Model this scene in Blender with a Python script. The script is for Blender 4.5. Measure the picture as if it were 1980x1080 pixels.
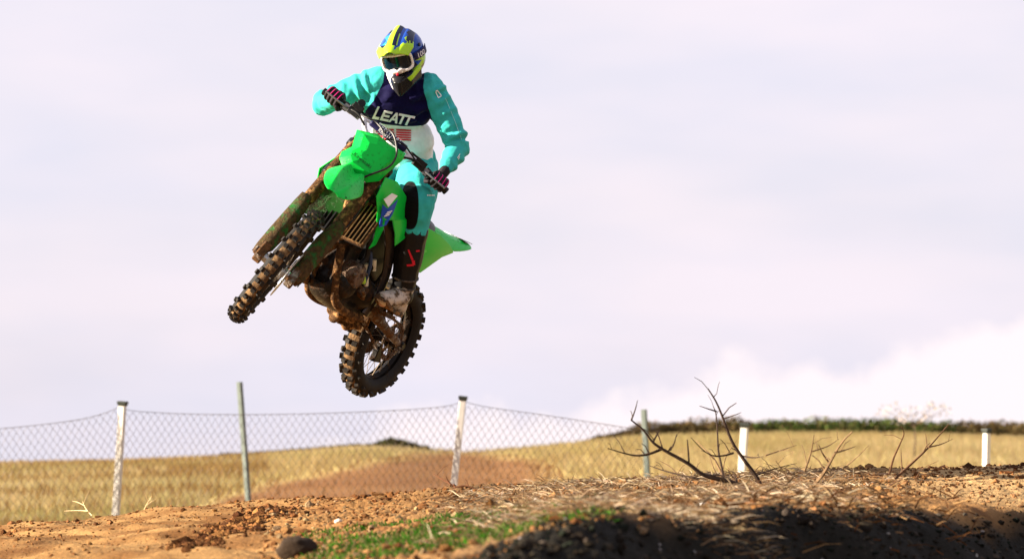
import bpy, bmesh, math, random
from mathutils import Vector, Matrix, noise
from mathutils.bvhtree import BVHTree
random.seed(7)
V = Vector; PI = math.pi
scene = bpy.context.scene
for o in list(bpy.data.objects): bpy.data.objects.remove(o)
col = scene.collection

# ------------------------------------------------------------------ camera
FPX, CXP, CYP, HZN, CAMZ = 6840.0, 990.0, 540.0, 905.0, 1.2      # pixels of the 1980-wide photograph
PITCH = math.atan((HZN-CYP)/FPX)
cam_d = bpy.data.cameras.new('camera'); cam = bpy.data.objects.new('camera', cam_d); col.objects.link(cam)
cam.location = (0, 0, CAMZ); cam.rotation_euler = (PI/2+PITCH, 0, 0)
cam_d.sensor_width = 36; cam_d.lens = FPX*36/1980; cam_d.clip_start = .1; cam_d.clip_end = 5000
cam_d.dof.use_dof = True; cam_d.dof.focus_distance = 18.2; cam_d.dof.aperture_fstop = 4.2
scene.camera = cam

# ------------------------------------------------------------------ light
SUN = V((-.92, -.11, .325)).normalized()
EXPOSURE = 2.1
scene.view_settings.view_transform = 'Standard'; scene.view_settings.look = 'None'
scene.view_settings.exposure = EXPOSURE; scene.view_settings.gamma = 1
world = bpy.data.worlds.new('World'); scene.world = world; world.use_nodes = True
nt = world.node_tree; N = nt.nodes; L = nt.links
for n in list(N): N.remove(n)
def wn(t, **k):
    n = N.new(t)
    for a, b in k.items(): setattr(n, a, b)
    return n
def wmath(op, a, b=None, c=None, clamp=False):
    n = wn('ShaderNodeMath', operation=op, use_clamp=clamp)
    for i, x in enumerate((a, b, c)):
        if x is None: continue
        if isinstance(x, (int, float)): n.inputs[i].default_value = x
        else: L.new(x, n.inputs[i])
    return n.outputs[0]
sky = wn('ShaderNodeTexSky', sky_type='NISHITA', sun_disc=False)
sky.sun_elevation = math.asin(SUN.z); sky.sun_rotation = math.atan2(SUN.x, SUN.y)
sky.air_density = 1.0; sky.dust_density = 3.0; sky.ozone_density = 1.0
tc = wn('ShaderNodeTexCoord'); sep = wn('ShaderNodeSeparateXYZ'); L.new(tc.outputs['Generated'], sep.inputs[0])
X, Y, Z = sep.outputs
# thin high veil of cloud over the whole sky: pulls the blue towards a pale lavender white
vn = wn('ShaderNodeTexNoise'); vn.inputs['Scale'].default_value = 5; vn.inputs['Detail'].default_value = 5; vn.inputs['Roughness'].default_value = .5
mp = wn('ShaderNodeMapping'); mp.inputs['Scale'].default_value = (1, 1, 3.5); L.new(tc.outputs['Generated'], mp.inputs[0]); L.new(mp.outputs[0], vn.inputs['Vector'])
veil0 = wmath('MULTIPLY_ADD', vn.outputs['Fac'], .3, .76, clamp=True)
veil = wmath('MULTIPLY', veil0, wmath('SUBTRACT', 1.0, wmath('MULTIPLY', wmath('MULTIPLY_ADD', Z, 1.5, -.25, clamp=True), .45)))
mixv = wn('ShaderNodeMix', data_type='RGBA'); L.new(veil, mixv.inputs['Factor']); L.new(sky.outputs[0], mixv.inputs['A']); 
hn = wn('ShaderNodeTexNoise'); hn.inputs['Scale'].default_value = 9; hn.inputs['Detail'].default_value = 3; L.new(mp.outputs[0], hn.inputs['Vector'])
hue = wn('ShaderNodeMix', data_type='RGBA'); L.new(wmath('MULTIPLY_ADD', hn.outputs['Fac'], 3.0, -1.0, clamp=True), hue.inputs['Factor']); hue.inputs['A'].default_value = (4.0, 3.88, 4.46, 1); hue.inputs['B'].default_value = (4.62, 4.20, 4.60, 1)
L.new(hue.outputs['Result'], mixv.inputs['B'])
# low bank of cumulus along the horizon, higher towards the right of the view
az = wmath('ARCTAN2', X, Y)
h0 = wmath('MULTIPLY_ADD', az, .16, .0145)
h1 = wmath('MAXIMUM', wmath('MINIMUM', h0, .05), -.01)
cn = wn('ShaderNodeTexNoise'); cn.inputs['Scale'].default_value = 38; cn.inputs['Detail'].default_value = 6; cn.inputs['Roughness'].default_value = .52; L.new(tc.outputs['Generated'], cn.inputs['Vector'])
h2 = wmath('MULTIPLY_ADD', wmath('SUBTRACT', cn.outputs['Fac'], .5), .05, h1)
cl = wmath('MULTIPLY_ADD', wmath('SUBTRACT', h2, Z), 110.0, .5, clamp=True)
mixc = wn('ShaderNodeMix', data_type='RGBA'); L.new(wmath('MULTIPLY', cl, .85), mixc.inputs['Factor']); L.new(mixv.outputs['Result'], mixc.inputs['A']); mixc.inputs['B'].default_value = (5.15, 4.62, 4.72, 1)
bg = wn('ShaderNodeBackground'); L.new(mixc.outputs['Result'], bg.inputs['Color']); bg.inputs['Strength'].default_value = .05
wo = wn('ShaderNodeOutputWorld'); L.new(bg.outputs[0], wo.inputs[0])
sun_d = bpy.data.lights.new('sun', 'SUN'); sun_d.energy = 5.0; sun_d.angle = math.radians(.5); sun_d.color = (1, .86, .68)
sun = bpy.data.objects.new('sun', sun_d); col.objects.link(sun); sun.rotation_euler = SUN.to_track_quat('Z', 'Y').to_euler()

# ------------------------------------------------------------------ helpers
CF = V((0, math.cos(PITCH), math.sin(PITCH))); CU = V((0, -math.sin(PITCH), math.cos(PITCH))); CR = V((1, 0, 0))
CAM = V((0, 0, CAMZ))
def ray(px, py): return CF + CR*((px-CXP)/FPX) - CU*((py-CYP)/FPX)
def at(px, py, D): return CAM + ray(px, py)*D                     # a pixel's direction, at a distance known from the thing
def lerp(a, b, t): return a+(b-a)*t
def interp(tab, x):
    if x <= tab[0][0]: return tab[0][1]
    for (x0, y0), (x1, y1) in zip(tab, tab[1:]):
        if x <= x1: return y0+(y1-y0)*(x-x0)/(x1-x0)
    return tab[-1][1]
def sstep(a, b, x):
    t = min(1, max(0, (x-a)/(b-a))); return t*t*(3-2*t)

MATS = {}
def mat(name, color, rough=.6, metal=0, var=.0, vscale=20, bump=0, bscale=60, coat=0, mud=0, mudscale=14, mudcol=(.27, .135, .05), trans=0, spec=.18, col2=None, mudbump=.6):
    if name in MATS: return MATS[name]
    m = bpy.data.materials.new(name); m.use_nodes = True; t = m.node_tree; b = t.nodes['Principled BSDF']
    b.inputs['Roughness'].default_value = rough; b.inputs['Metallic'].default_value = metal
    b.inputs['Coat Weight'].default_value = coat; b.inputs['Specular IOR Level'].default_value = spec
    c = None; tcn = t.nodes.new('ShaderNodeTexCoord')
    def ntex(s, d=5, r=.55):
        n = t.nodes.new('ShaderNodeTexNoise'); n.inputs['Scale'].default_value = s; n.inputs['Detail'].default_value = d; n.inputs['Roughness'].default_value = r
        t.links.new(tcn.outputs['Object'], n.inputs['Vector']); return n.outputs['Fac']
    def mixrgb(fac, a, bb):
        n = t.nodes.new('ShaderNodeMix'); n.data_type = 'RGBA'; t.links.new(fac, n.inputs['Factor'])
        for k, x in (('A', a), ('B', bb)):
            if isinstance(x, tuple): n.inputs[k].default_value = (*x, 1)
            else: t.links.new(x, n.inputs[k])
        return n.outputs['Result']
    def ramp(x, lo, hi):
        n = t.nodes.new('ShaderNodeMapRange'); n.interpolation_type = 'SMOOTHSTEP'; n.inputs['From Min'].default_value = lo; n.inputs['From Max'].default_value = hi; t.links.new(x, n.inputs['Value']); return n.outputs[0]
    cur = tuple(color)
    if var or col2:
        c2 = col2 or tuple(x*(1-var) for x in color)
        cur = mixrgb(ramp(ntex(vscale), .32, .68), cur, tuple(c2))
    h = None
    if bump: h = ntex(bscale, 6, .6)
    if mud:
        nz = ntex(mudscale, 8, .68); f = ramp(nz, 1-mud-.08, 1-mud+.08)
        mc = mixrgb(ramp(ntex(mudscale*2.3, 6), .3, .7), mudcol, tuple(x*.45 for x in mudcol))
        cur = mixrgb(f, cur, mc)
        rr = t.nodes.new('ShaderNodeMix'); t.links.new(f, rr.inputs[0]); rr.inputs[2].default_value = rough; rr.inputs[3].default_value = .85; t.links.new(rr.outputs[0], b.inputs['Roughness'])
        if metal:
            mm = t.nodes.new('ShaderNodeMath'); mm.operation = 'MULTIPLY_ADD'; t.links.new(f, mm.inputs[0]); mm.inputs[1].default_value = -metal; mm.inputs[2].default_value = metal; t.links.new(mm.outputs[0], b.inputs['Metallic'])
        hh = t.nodes.new('ShaderNodeMath'); hh.operation = 'MULTIPLY'; t.links.new(f, hh.inputs[0]); t.links.new(ntex(mudscale*3, 6, .65), hh.inputs[1]); h = hh.outputs[0]; bump = mudbump
    if isinstance(cur, tuple): b.inputs['Base Color'].default_value = (*cur, 1)
    else: t.links.new(cur, b.inputs['Base Color'])
    if h is not None:
        bn = t.nodes.new('ShaderNodeBump'); bn.inputs['Strength'].default_value = bump; bn.inputs['Distance'].default_value = .02; t.links.new(h, bn.inputs['Height']); t.links.new(bn.outputs[0], b.inputs['Normal'])
    MATS[name] = m; return m

class MB:
    """collects vertices and faces, builds ONE mesh object"""
    def __init__(s): s.v = []; s.f = []; s.m = []
    def add(s, vs, fs, mi=0):
        o = len(s.v); s.v += [V(p) for p in vs]; s.f += [[i+o for i in f] for f in fs]; s.m += [mi]*len(fs); return s
    def box(s, c, size, rot=None, mi=0, taper=1):
        rot = rot or Matrix.Identity(3); vs = []
        for z in (-1, 1):
            k = taper if z > 0 else 1
            for x, y in ((-1, -1), (1, -1), (1, 1), (-1, 1)): vs.append(V(c)+rot@V((x*size[0]/2*k, y*size[1]/2*k, z*size[2]/2)))
        return s.add(vs, [[3, 2, 1, 0], [4, 5, 6, 7], [0, 1, 5, 4], [1, 2, 6, 5], [2, 3, 7, 6], [3, 0, 4, 7]], mi)
    def loft(s, secs, closed=True, cap=True, mi=0):
        n = len(secs[0]); vs = [p for q in secs for p in q]; fs = []
        for i in range(len(secs)-1):
            for j in range(n if closed else n-1):
                k = (j+1) % n; fs.append([i*n+j, i*n+k, (i+1)*n+k, (i+1)*n+j])
        if cap and closed: fs += [list(range(n))[::-1], [(len(secs)-1)*n+j for j in range(n)]]
        return s.add(vs, fs, mi)
    def tube(s, pts, r, seg=10, sub=0, mi=0, squash=1, upref=None):
        pts = [V(p) for p in pts]; R = list(r) if isinstance(r, (list, tuple)) else [r]*len(pts)
        if sub: pts, R = smooth_path(pts, R, sub)
        secs = []; prev = None
        for i, p in enumerate(pts):
            d = (pts[min(i+1, len(pts)-1)]-pts[max(i-1, 0)]).normalized()
            if prev is None:
                a = V(upref) if upref else (V((0, 0, 1)) if abs(d.z) < .9 else V((1, 0, 0)))
            else: a = prev
            a = (a-d*a.dot(d)).normalized(); b = d.cross(a); prev = a
            secs.append([p+(a*math.cos(t)*squash+b*math.sin(t))*R[i] for t in (2*PI*k/seg for k in range(seg))])
        return s.loft(secs, mi=mi)
    def lathe(s, prof, origin, axis, seg=32, mi=0, cap=None):                # prof: (radius, height along axis)
        if cap is None: cap = not (V((*prof[0], 0))-V((*prof[-1], 0))).length < 1e-6
        ax_ = V(axis).normalized(); a = ax_.orthogonal().normalized(); b = ax_.cross(a)
        secs = [[V(origin)+ax_*h+(a*math.cos(2*PI*k/seg)+b*math.sin(2*PI*k/seg))*max(r, 1e-4) for k in range(seg)] for r, h in prof]
        return s.loft(secs, mi=mi, cap=cap)
    def prism(s, outline, nrm, thick, mi=0):                       # outline: 3-D points (about planar), extruded along -nrm
        n = len(outline); o = [V(p) for p in outline]; d = V(nrm).normalized()*thick
        return s.add(o+[p-d for p in o], [list(range(n)), list(range(n, 2*n))[::-1]]+[[i, i+n, (i+1) % n+n, (i+1) % n] for i in range(n)], mi)
    def ball(s, c, r, sub=2, mi=0, jit=0):
        bm = bmesh.new(); bmesh.ops.create_icosphere(bm, subdivisions=sub, radius=1)
        rr = V(r) if not isinstance(r, (int, float)) else V((r, r, r))
        vs = [V(c)+V((v.co.x*rr.x, v.co.y*rr.y, v.co.z*rr.z))*(1+random.uniform(-jit, jit)) for v in bm.verts]
        s.add(vs, [[v.index for v in f.verts] for f in bm.faces], mi); bm.free(); return s
    def mesh(s, name, mats, smooth=40):
        me = bpy.data.meshes.new(name); me.from_pydata([tuple(p) for p in s.v], [], s.f)
        for m in (mats if isinstance(mats, (list, tuple)) else [mats]): me.materials.append(m)
        if any(s.m): me.polygons.foreach_set('material_index', s.m)
        bm = bmesh.new(); bm.from_mesh(me); bmesh.ops.recalc_face_normals(bm, faces=bm.faces); bm.to_mesh(me); bm.free()
        if smooth:
            me.shade_smooth()
            if smooth < 180: me.set_sharp_from_angle(angle=math.radians(smooth))
        me.update(); return me
    def build(s, name, mats, parent=None, smooth=40, bevel=0, solid=0, subsurf=0, bseg=2):
        o = bpy.data.objects.new(name, s.mesh(name, mats, smooth)); link(o, parent)
        if solid: md = o.modifiers.new('solid', 'SOLIDIFY'); md.thickness = solid; md.offset = 0
        if bevel: md = o.modifiers.new('bevel', 'BEVEL'); md.width = bevel; md.segments = bseg; md.limit_method = 'ANGLE'; md.angle_limit = math.radians(35)
        if subsurf: md = o.modifiers.new('sub', 'SUBSURF'); md.levels = subsurf; md.render_levels = subsurf
        return o
def smooth_path(pts, R, sub):
    out = []; ro = []; n = len(pts)
    for i in range(n-1):
        p0, p1, p2, p3 = pts[max(i-1, 0)], pts[i], pts[i+1], pts[min(i+2, n-1)]
        for k in range(sub):
            t = k/sub
            out.append(.5*((2*p1)+(p2-p0)*t+(2*p0-5*p1+4*p2-p3)*t*t+(3*p1-p0-3*p2+p3)*t**3)); ro.append(lerp(R[i], R[i+1], t))
    out.append(pts[-1]); ro.append(R[-1]); return out, ro
def link(o, parent=None):
    col.objects.link(o)
    if parent is not None:
        o.parent = parent
        if parent.get('worldmesh'): o.location = -parent.location
    return o
def tag(o, label=None, cat=None, group=None, kind=None):
    for k, x in (('label', label), ('category', cat), ('group', group), ('kind', kind)):
        if x: o[k] = x
    return o
def empty(name, loc=(0, 0, 0)):
    o = bpy.data.objects.new(name, None); col.objects.link(o); o.location = loc; o.empty_display_size = .1; return o
def inst(name, me, parent, mw=None):
    o = bpy.data.objects.new(name, me); col.objects.link(o); o.parent = parent
    if mw is not None: o.matrix_local = mw
    return o
ICO = {}
def ico(sub):
    if sub not in ICO:
        bm = bmesh.new(); bmesh.ops.create_icosphere(bm, subdivisions=sub, radius=1); ICO[sub] = [v.co.copy() for v in bm.verts]; bm.free()
    return ICO[sub]
def organic(prims, voxel, smooth=4, fac=.5):
    """one continuous mesh: union of tapered capsules ('cap') and ellipsoids ('ell'), voxel-remeshed and smoothed"""
    bm = bmesh.new()
    for p in prims:
        if p[0] == 'cap': pts = [V(p[1])+d*p[2] for d in ico(2)]+[V(p[3])+d*p[4] for d in ico(2)]
        elif p[0] == 'ell': pts = [V(p[1])+p[2]@d for d in ico(3)]
        else: pts = [V(q) for q in p[1]]
        b2 = bmesh.new()
        for q in pts: b2.verts.new(q)
        bmesh.ops.convex_hull(b2, input=b2.verts)
        for v in [v for v in b2.verts if not v.link_faces]: b2.verts.remove(v)
        bmesh.ops.recalc_face_normals(b2, faces=b2.faces)
        tmp = bpy.data.meshes.new('tmp'); b2.to_mesh(tmp); b2.free(); bm.from_mesh(tmp); bpy.data.meshes.remove(tmp)
    me = bpy.data.meshes.new('org'); bm.to_mesh(me); bm.free()
    o = bpy.data.objects.new('org', me); col.objects.link(o)
    md = o.modifiers.new('r', 'REMESH'); md.mode = 'VOXEL'; md.voxel_size = voxel
    if smooth: md = o.modifiers.new('s', 'SMOOTH'); md.factor = fac; md.iterations = smooth
    dg = bpy.context.evaluated_depsgraph_get(); dg.update()
    out = bpy.data.meshes.new_from_object(o.evaluated_get(dg)); bpy.data.objects.remove(o); bpy.data.meshes.remove(me)
    out.shade_smooth(); return out
def put(name, me, mats, parent=None):
    me.materials.clear()
    for m in (mats if isinstance(mats, (list, tuple)) else [mats]): me.materials.append(m)
    me.name = name; o = bpy.data.objects.new(name, me); return link(o, parent)
def text_mesh(s, size, depth=.0):
    c = bpy.data.curves.new('txt', 'FONT'); c.body = s; c.size = size; c.extrude = depth; c.align_x = 'CENTER'; c.align_y = 'CENTER'; c.resolution_u = 3
    o = bpy.data.objects.new('txt', c); col.objects.link(o); dg = bpy.context.evaluated_depsgraph_get(); dg.update()
    me = bpy.data.meshes.new_from_object(o.evaluated_get(dg)); bpy.data.objects.remove(o); bpy.data.curves.remove(c); return me

# ------------------------------------------------------------------ terrain
CREST = [(-900, 1090), (-300, 1040), (0, 1015), (100, 1002), (225, 991), (330, 975), (475, 963), (600, 960), (700, 956), (800, 948), (880, 940), (1000, 938), (1100, 934), (1250, 931), (1400, 919), (1480, 912), (1600, 907), (1700, 904), (1800, 902), (1900, 895), (1980, 892), (2300, 885), (2900, 890)]
Z10 = [(-900, .70), (0, .805), (500, .85), (750, .905), (900, .94), (1050, 1.0), (1150, 1.035), (1300, 1.01), (1500, 1.015), (1750, .945), (1980, .80), (2300, .72), (2900, .70)]
RIDGE = [(-900, 900), (0, 893), (200, 890), (450, 880), (600, 871), (700, 863), (745, 859), (790, 866), (880, 875), (1000, 870), (1150, 852), (1250, 840), (1400, 838), (1560, 836), (1800, 838), (1980, 845), (2500, 860), (3000, 880)]
SOILC = [(380, 985), (480, 945), (560, 926), (650, 906), (720, 890), (800, 876), (900, 872), (1000, 882), (1080, 900), (1140, 935)]
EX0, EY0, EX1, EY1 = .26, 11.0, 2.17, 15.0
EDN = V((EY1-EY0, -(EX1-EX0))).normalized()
def nz(x, y, z=0., s=1.): return noise.noise(V((x*s, y*s, z*s)))
def ground_z(x, y, fine=True):
    D = max(y, .5); px = CXP+x/D*FPX if y > 2 else CXP+x/2*FPX*.4
    px = max(-900, min(2900, px))
    zc = CAMZ-(interp(CREST, px)-HZN)/FPX*20; z10 = interp(Z10, px)
    zt = z10+(zc-z10)*(D-10)/10
    if D < 6: zt = lerp(.62, zt, sstep(0, 6, D))
    if D > 19.3:                                                     # behind the crest the ground falls away, then the field rises to a ridge
        k = D-19.3; zt = zc-.035*(20-19.3)-.05*k*k if k < 3 else -9
        zr = CAMZ+(HZN-(sum(interp(RIDGE, px+q) for q in (-75, -50, -25, 0, 25, 50, 75))/7))/FPX*90
        if D < 90: zf = .42+(zr-.42)*sstep(20, 96, D)*1.008
        else: zf = zr-(D-90)*.004*(1-.5*sstep(90, 300, D))
        zf += .05*nz(x, y, 3, .12)+.02*nz(x, y, 1, .5)
        if D > 120: zf -= sstep(120, 600, D)*2
        zt = max(zt, zf)
    elif D > 5:
        s = (x-EX0)*EDN.x+(y-EY0)*EDN.y + .22*nz(x, y, 2, .9)+.10*nz(x, y, 5, 2.6)
        if s > 0: zt -= min(.62*s*sstep(0, .35, s), .75+.1*s)
    if fine and 6 < D < 22:
        zt += .018*nz(x, y*.7, 0, 1.7)+.010*nz(x, y, 7, 5)+.007*nz(x, y, 9, 13)
        trk = sstep(760, 420, px)                                      # the ridden track on the left: smoother, with ruts along it
        rough = lerp(2.3, .45, trk)*lerp(1, .5, sstep(1650, 1850, px))
        zt += rough*(.012*abs(nz(x, y, 11, 22))+.007*nz(x, y, 4, 47))
        if trk > 0:
            q = x*1.0+y*.33
            zt += trk*.011*math.sin(q*9+nz(x, y, 8, 1.1)*2.5)+trk*.010*nz(q*6, (y-x*.33)*.5, 2, 1.6)
    return zt
def to_px(x, y, z): return CXP+x/y*FPX, HZN-(z-CAMZ)/y*FPX

acols = []; a = -1.3
while a < 1.3:
    acols.append(a); a += .00105 if -.175 <= a < .18 else (.006 if abs(a) < .3 else .05)
rows = []; D = 1.0
while D < 1800:
    rows.append(D); D += .5 if D < 7 else .045 if D < 20.6 else .12 if D < 24 else .5 if D < 36 else 1.2 if D < 100 else D*.12
gv = []; gc = []
for D in rows:
    for a in acols:
        x = a*D; z = ground_z(x, D); gv.append((x, D, z))
        px, py = to_px(x, D, z)
        if D > 21:
            n1 = .5+.5*nz(x, D, 1, .22); n2 = .5+.5*nz(x*.4, D, 6, .9)
            c = V((.50, .37, .15)).lerp(V((.40, .31, .12)), n1).lerp(V((.30, .27, .09)), n2*.45)
            if 380 < px < 1140:
                k = sstep(-6, 14, py-interp(SOILC, px)+10*nz(x, D, 2, .4))*(1-.75*sstep(1000, 1130, px))
                c = c.lerp(V((.15, .065, .026)).lerp(V((.27, .145, .06)), .5*n2+.5*n1), k)
            if D > 78: c = c.lerp(V((.17, .125, .045)), sstep(78, 88, D)*.85*sstep(150, 600, px))
        else:
            n1 = .5+.5*nz(x, D, 1, 1.3); n2 = .5+.5*nz(x, D, 6, 6); n3 = .5+.5*nz(x, D, 3, 19)
            c = V((.29, .165, .065)).lerp(V((.22, .098, .03)), n1*.75).lerp(V((.12, .045, .014)), sstep(.58, .8, n2)*.8)
            tr = sstep(650, 380, px)
            c = c.lerp(V((.30, .175, .068)).lerp(V((.12, .055, .018)), sstep(.38, .8, .5+.5*nz(x*1.0+D*.33, (D-x*.33)*.22, 2, 7)*.7+.35*n1-.1)), tr*.85)
            rt = sstep(1620, 1850, px)*sstep(14.5, 16, D)
            c = c.lerp(V((.40, .26, .12)), rt*.85)
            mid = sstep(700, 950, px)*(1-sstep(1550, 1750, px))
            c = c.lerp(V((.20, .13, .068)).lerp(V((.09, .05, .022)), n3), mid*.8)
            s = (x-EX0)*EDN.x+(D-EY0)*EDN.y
            if D > 5: c = c.lerp(V((.020, .016, .012)).lerp(V((.010, .010, .008)), n3), sstep(-.12, .12, s+.22*nz(x, D, 3, 2)))  # near-black bank: its shade is put into the soil colour
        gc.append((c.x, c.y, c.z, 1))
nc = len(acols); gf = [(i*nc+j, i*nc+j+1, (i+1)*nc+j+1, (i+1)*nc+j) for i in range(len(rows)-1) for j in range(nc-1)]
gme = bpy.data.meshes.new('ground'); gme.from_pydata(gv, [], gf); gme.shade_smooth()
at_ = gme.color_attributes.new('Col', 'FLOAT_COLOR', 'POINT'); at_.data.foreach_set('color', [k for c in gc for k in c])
def attr_mat(name, rough=.9, bump=.9, bscale=55, var=.35, vscale=60, spec=.05, trans=0):
    m = bpy.data.materials.new(name); m.use_nodes = True; t = m.node_tree; b = t.nodes['Principled BSDF']; b.inputs['Roughness'].default_value = rough; b.inputs['Specular IOR Level'].default_value = spec
    a = t.nodes.new('ShaderNodeAttribute'); a.attribute_name = 'Col'; tcn = t.nodes.new('ShaderNodeTexCoord')
    n = t.nodes.new('ShaderNodeTexNoise'); n.inputs['Scale'].default_value = vscale; n.inputs['Detail'].default_value = 8; n.inputs['Roughness'].default_value = .65; t.links.new(tcn.outputs['Object'], n.inputs['Vector'])
    mr = t.nodes.new('ShaderNodeMapRange'); mr.inputs['From Min'].default_value = .3; mr.inputs['From Max'].default_value = .7; mr.inputs['To Min'].default_value = 1-var; mr.inputs['To Max'].default_value = 1+var*.6; t.links.new(n.outputs['Fac'], mr.inputs['Value'])
    mu = t.nodes.new('ShaderNodeVectorMath'); mu.operation = 'SCALE'; t.links.new(a.outputs['Color'], mu.inputs[0]); t.links.new(mr.outputs[0], mu.inputs['Scale']); t.links.new(mu.outputs[0], b.inputs['Base Color'])
    if bump:
        n2 = t.nodes.new('ShaderNodeTexNoise'); n2.inputs['Scale'].default_value = bscale; n2.inputs['Detail'].default_value = 6; t.links.new(tcn.outputs['Object'], n2.inputs['Vector'])
        bn = t.nodes.new('ShaderNodeBump'); bn.inputs['Strength'].default_value = bump; bn.inputs['Distance'].default_value = .01; t.links.new(n2.outputs['Fac'], bn.inputs['Height']); t.links.new(bn.outputs[0], b.inputs['Normal'])
    if trans:
        tr = t.nodes.new('ShaderNodeBsdfTranslucent'); t.links.new(mu.outputs[0], tr.inputs['Color']); mx = t.nodes.new('ShaderNodeMixShader'); mx.inputs[0].default_value = trans
        t.links.new(b.outputs[0], mx.inputs[1]); t.links.new(tr.outputs[0], mx.inputs[2]); t.links.new(mx.outputs[0], t.nodes['Material Output'].inputs['Surface'])
    return m
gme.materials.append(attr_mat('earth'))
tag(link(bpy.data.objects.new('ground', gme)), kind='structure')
# level land all round, below the modelled sheet, so that the ground goes on behind the camera and to the sides
tag(MB().add([(-2500, -2500, -.6), (2500, -2500, -.6), (2500, 2500, -.6), (-2500, 2500, -.6)], [[0, 1, 2, 3]]).build('surrounding_land', mat('far_earth', (.30, .22, .10), .95, var=.3, vscale=.05), smooth=0), kind='structure')

def stuff(name, vs, fs, cs, m, label, cat, kind='stuff', smooth=False):
    me = bpy.data.meshes.new(name); me.from_pydata(vs, [], fs)
    a = me.color_attributes.new('Col', 'FLOAT_COLOR', 'POINT'); a.data.foreach_set('color', [k for c in cs for k in (c[0], c[1], c[2], 1)])
    if smooth: me.shade_smooth()
    me.materials.append(m); o = bpy.data.objects.new(name, me); link(o); return tag(o, label, cat, kind=kind)
rnd = random.Random(3)
def jc(c, s): k = 1+rnd.uniform(-s, s); return (c[0]*k, c[1]*k*(1+rnd.uniform(-.06, .06)), c[2]*k)

# clods of earth on the jump: denser along the crest and in the bank
I1 = ico(1); bm = bmesh.new(); bmesh.ops.create_icosphere(bm, subdivisions=1, radius=1); I1F = [[v.index for v in f.verts] for f in bm.faces]; bm.free()
vs, fs, cs = [], [], []
def clod(x, y, r, c, sink=.35):
    z = ground_z(x, y); o = len(vs); sx, sy, sz = (r*rnd.uniform(.7, 1.3) for _ in range(3)); sz *= .75
    for d in I1:
        k = 1+rnd.uniform(-.42, .42); vs.append((x+d.x*sx*k, y+d.y*sy*k, z+d.z*sz*k+r*.75*(1-2*sink)))
    fs.extend([[i+o for i in f] for f in I1F]); cs.extend([c]*len(I1))
for i in range(24000):
    t = rnd.random()
    if t < .40:  # crest
        px = rnd.uniform(-150, 2150); D = rnd.triangular(17.2, 20.6, 19.6); r = rnd.lognormvariate(math.log(.0052), .55)
        if px < 560 and rnd.random() < .6: continue
        if 980 < px < 1500 and rnd.random() < .5: r *= 1.5
        c = rnd.choice(((.19, .075, .024), (.26, .12, .045), (.11, .042, .014)))
        if px > 1600 and D > 19: c = (.06, .026, .011); r *= 1.1
    elif t < .75:  # middle
        px = rnd.uniform(500, 1750); D = rnd.uniform(9, 18.5); r = rnd.lognormvariate(math.log(.0058), .6)
        c = rnd.choice(((.24, .105, .036), (.31, .155, .06), (.16, .065, .022), (.28, .19, .10)))
    elif t < .85:  # the bermed rut on the left
        k = rnd.random(); px = lerp(360, 545, k)+rnd.gauss(0, 26); D = lerp(13.4, 17.2, k)+rnd.gauss(0, .3); r = rnd.lognormvariate(math.log(.0075), .55); c = rnd.choice(((.16, .066, .022), (.26, .12, .04), (.08, .032, .012)))
    elif t < .92:
        px = rnd.uniform(-100, 520); D = rnd.uniform(13.5, 19.5); r = rnd.lognormvariate(math.log(.0036), .55); c = rnd.choice(((.28, .135, .048), (.19, .08, .028)))
    else:
        px = rnd.uniform(1550, 2150); D = rnd.uniform(15, 19.5); r = rnd.lognormvariate(math.log(.006), .45); c = rnd.choice(((.26, .14, .06), (.13, .06, .024)))
    r = min(r, .034); x = (px-CXP)/FPX*D
    if (x-EX0)*EDN.x+(D-EY0)*EDN.y > .12: c = tuple(k*.28 for k in (.10, .075, .05))  # clods past the bank edge: shade painted in by a darker colour
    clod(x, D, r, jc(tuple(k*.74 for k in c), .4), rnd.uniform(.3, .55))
for i in range(9000):                                                  # crumbled soil and plant bits, colours darkened to carry the bank's shade
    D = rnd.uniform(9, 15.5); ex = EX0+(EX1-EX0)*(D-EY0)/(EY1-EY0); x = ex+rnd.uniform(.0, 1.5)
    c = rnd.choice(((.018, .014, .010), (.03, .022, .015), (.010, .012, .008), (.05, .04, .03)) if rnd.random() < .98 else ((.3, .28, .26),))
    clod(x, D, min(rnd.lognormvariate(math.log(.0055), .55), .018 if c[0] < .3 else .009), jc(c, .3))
earth_m = attr_mat('clod_earth', bump=.6, bscale=160)
stuff('soil_clods', vs, fs, cs, earth_m, 'loose red brown clods of earth scattered over the dirt jump', 'soil')

# straw, dead stems
def blade(vs, fs, cs, p, d, length, w, c, droop=0.):
    o = len(vs); side = d.cross(V((0, 1, 0)))
    side = (side.normalized() if side.length > 1e-3 else V((1, 0, 0)))*w*.5
    m = p+d*length*.55; e = p+d*length+V((0, 0, -droop*length))
    vs.extend([tuple(p-side), tuple(p+side), tuple(m+side*.8), tuple(m-side*.8), tuple(e)]); fs.extend([[o, o+1, o+2, o+3], [o+3, o+2, o+4]]); cs.extend([c]*5)
vs, fs, cs = [], [], []
for i in range(9000):
    px = rnd.triangular(820, 1760, 1330); D = rnd.uniform(11.2, 18.6); x = (px-CXP)/FPX*D
    if nz(x, D, 5, .9) < -.25: continue
    s = (x-EX0)*EDN.x+(D-EY0)*EDN.y
    if s > .28: continue
    ang = rnd.uniform(0, 2*PI); el = abs(rnd.gauss(.1, .22)); d = V((math.cos(ang)*math.cos(el), math.sin(ang)*math.cos(el)*.6, math.sin(el))).normalized()
    c = rnd.choice(((.34, .25, .15), (.24, .16, .085), (.42, .34, .24), (.16, .09, .045), (.10, .06, .03)))
    blade(vs, fs, cs, V((x, D, ground_z(x, D)+rnd.uniform(.004, .03))), d, rnd.uniform(.03, .12), rnd.uniform(.0022, .005), jc(c, .25), .15)
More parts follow.
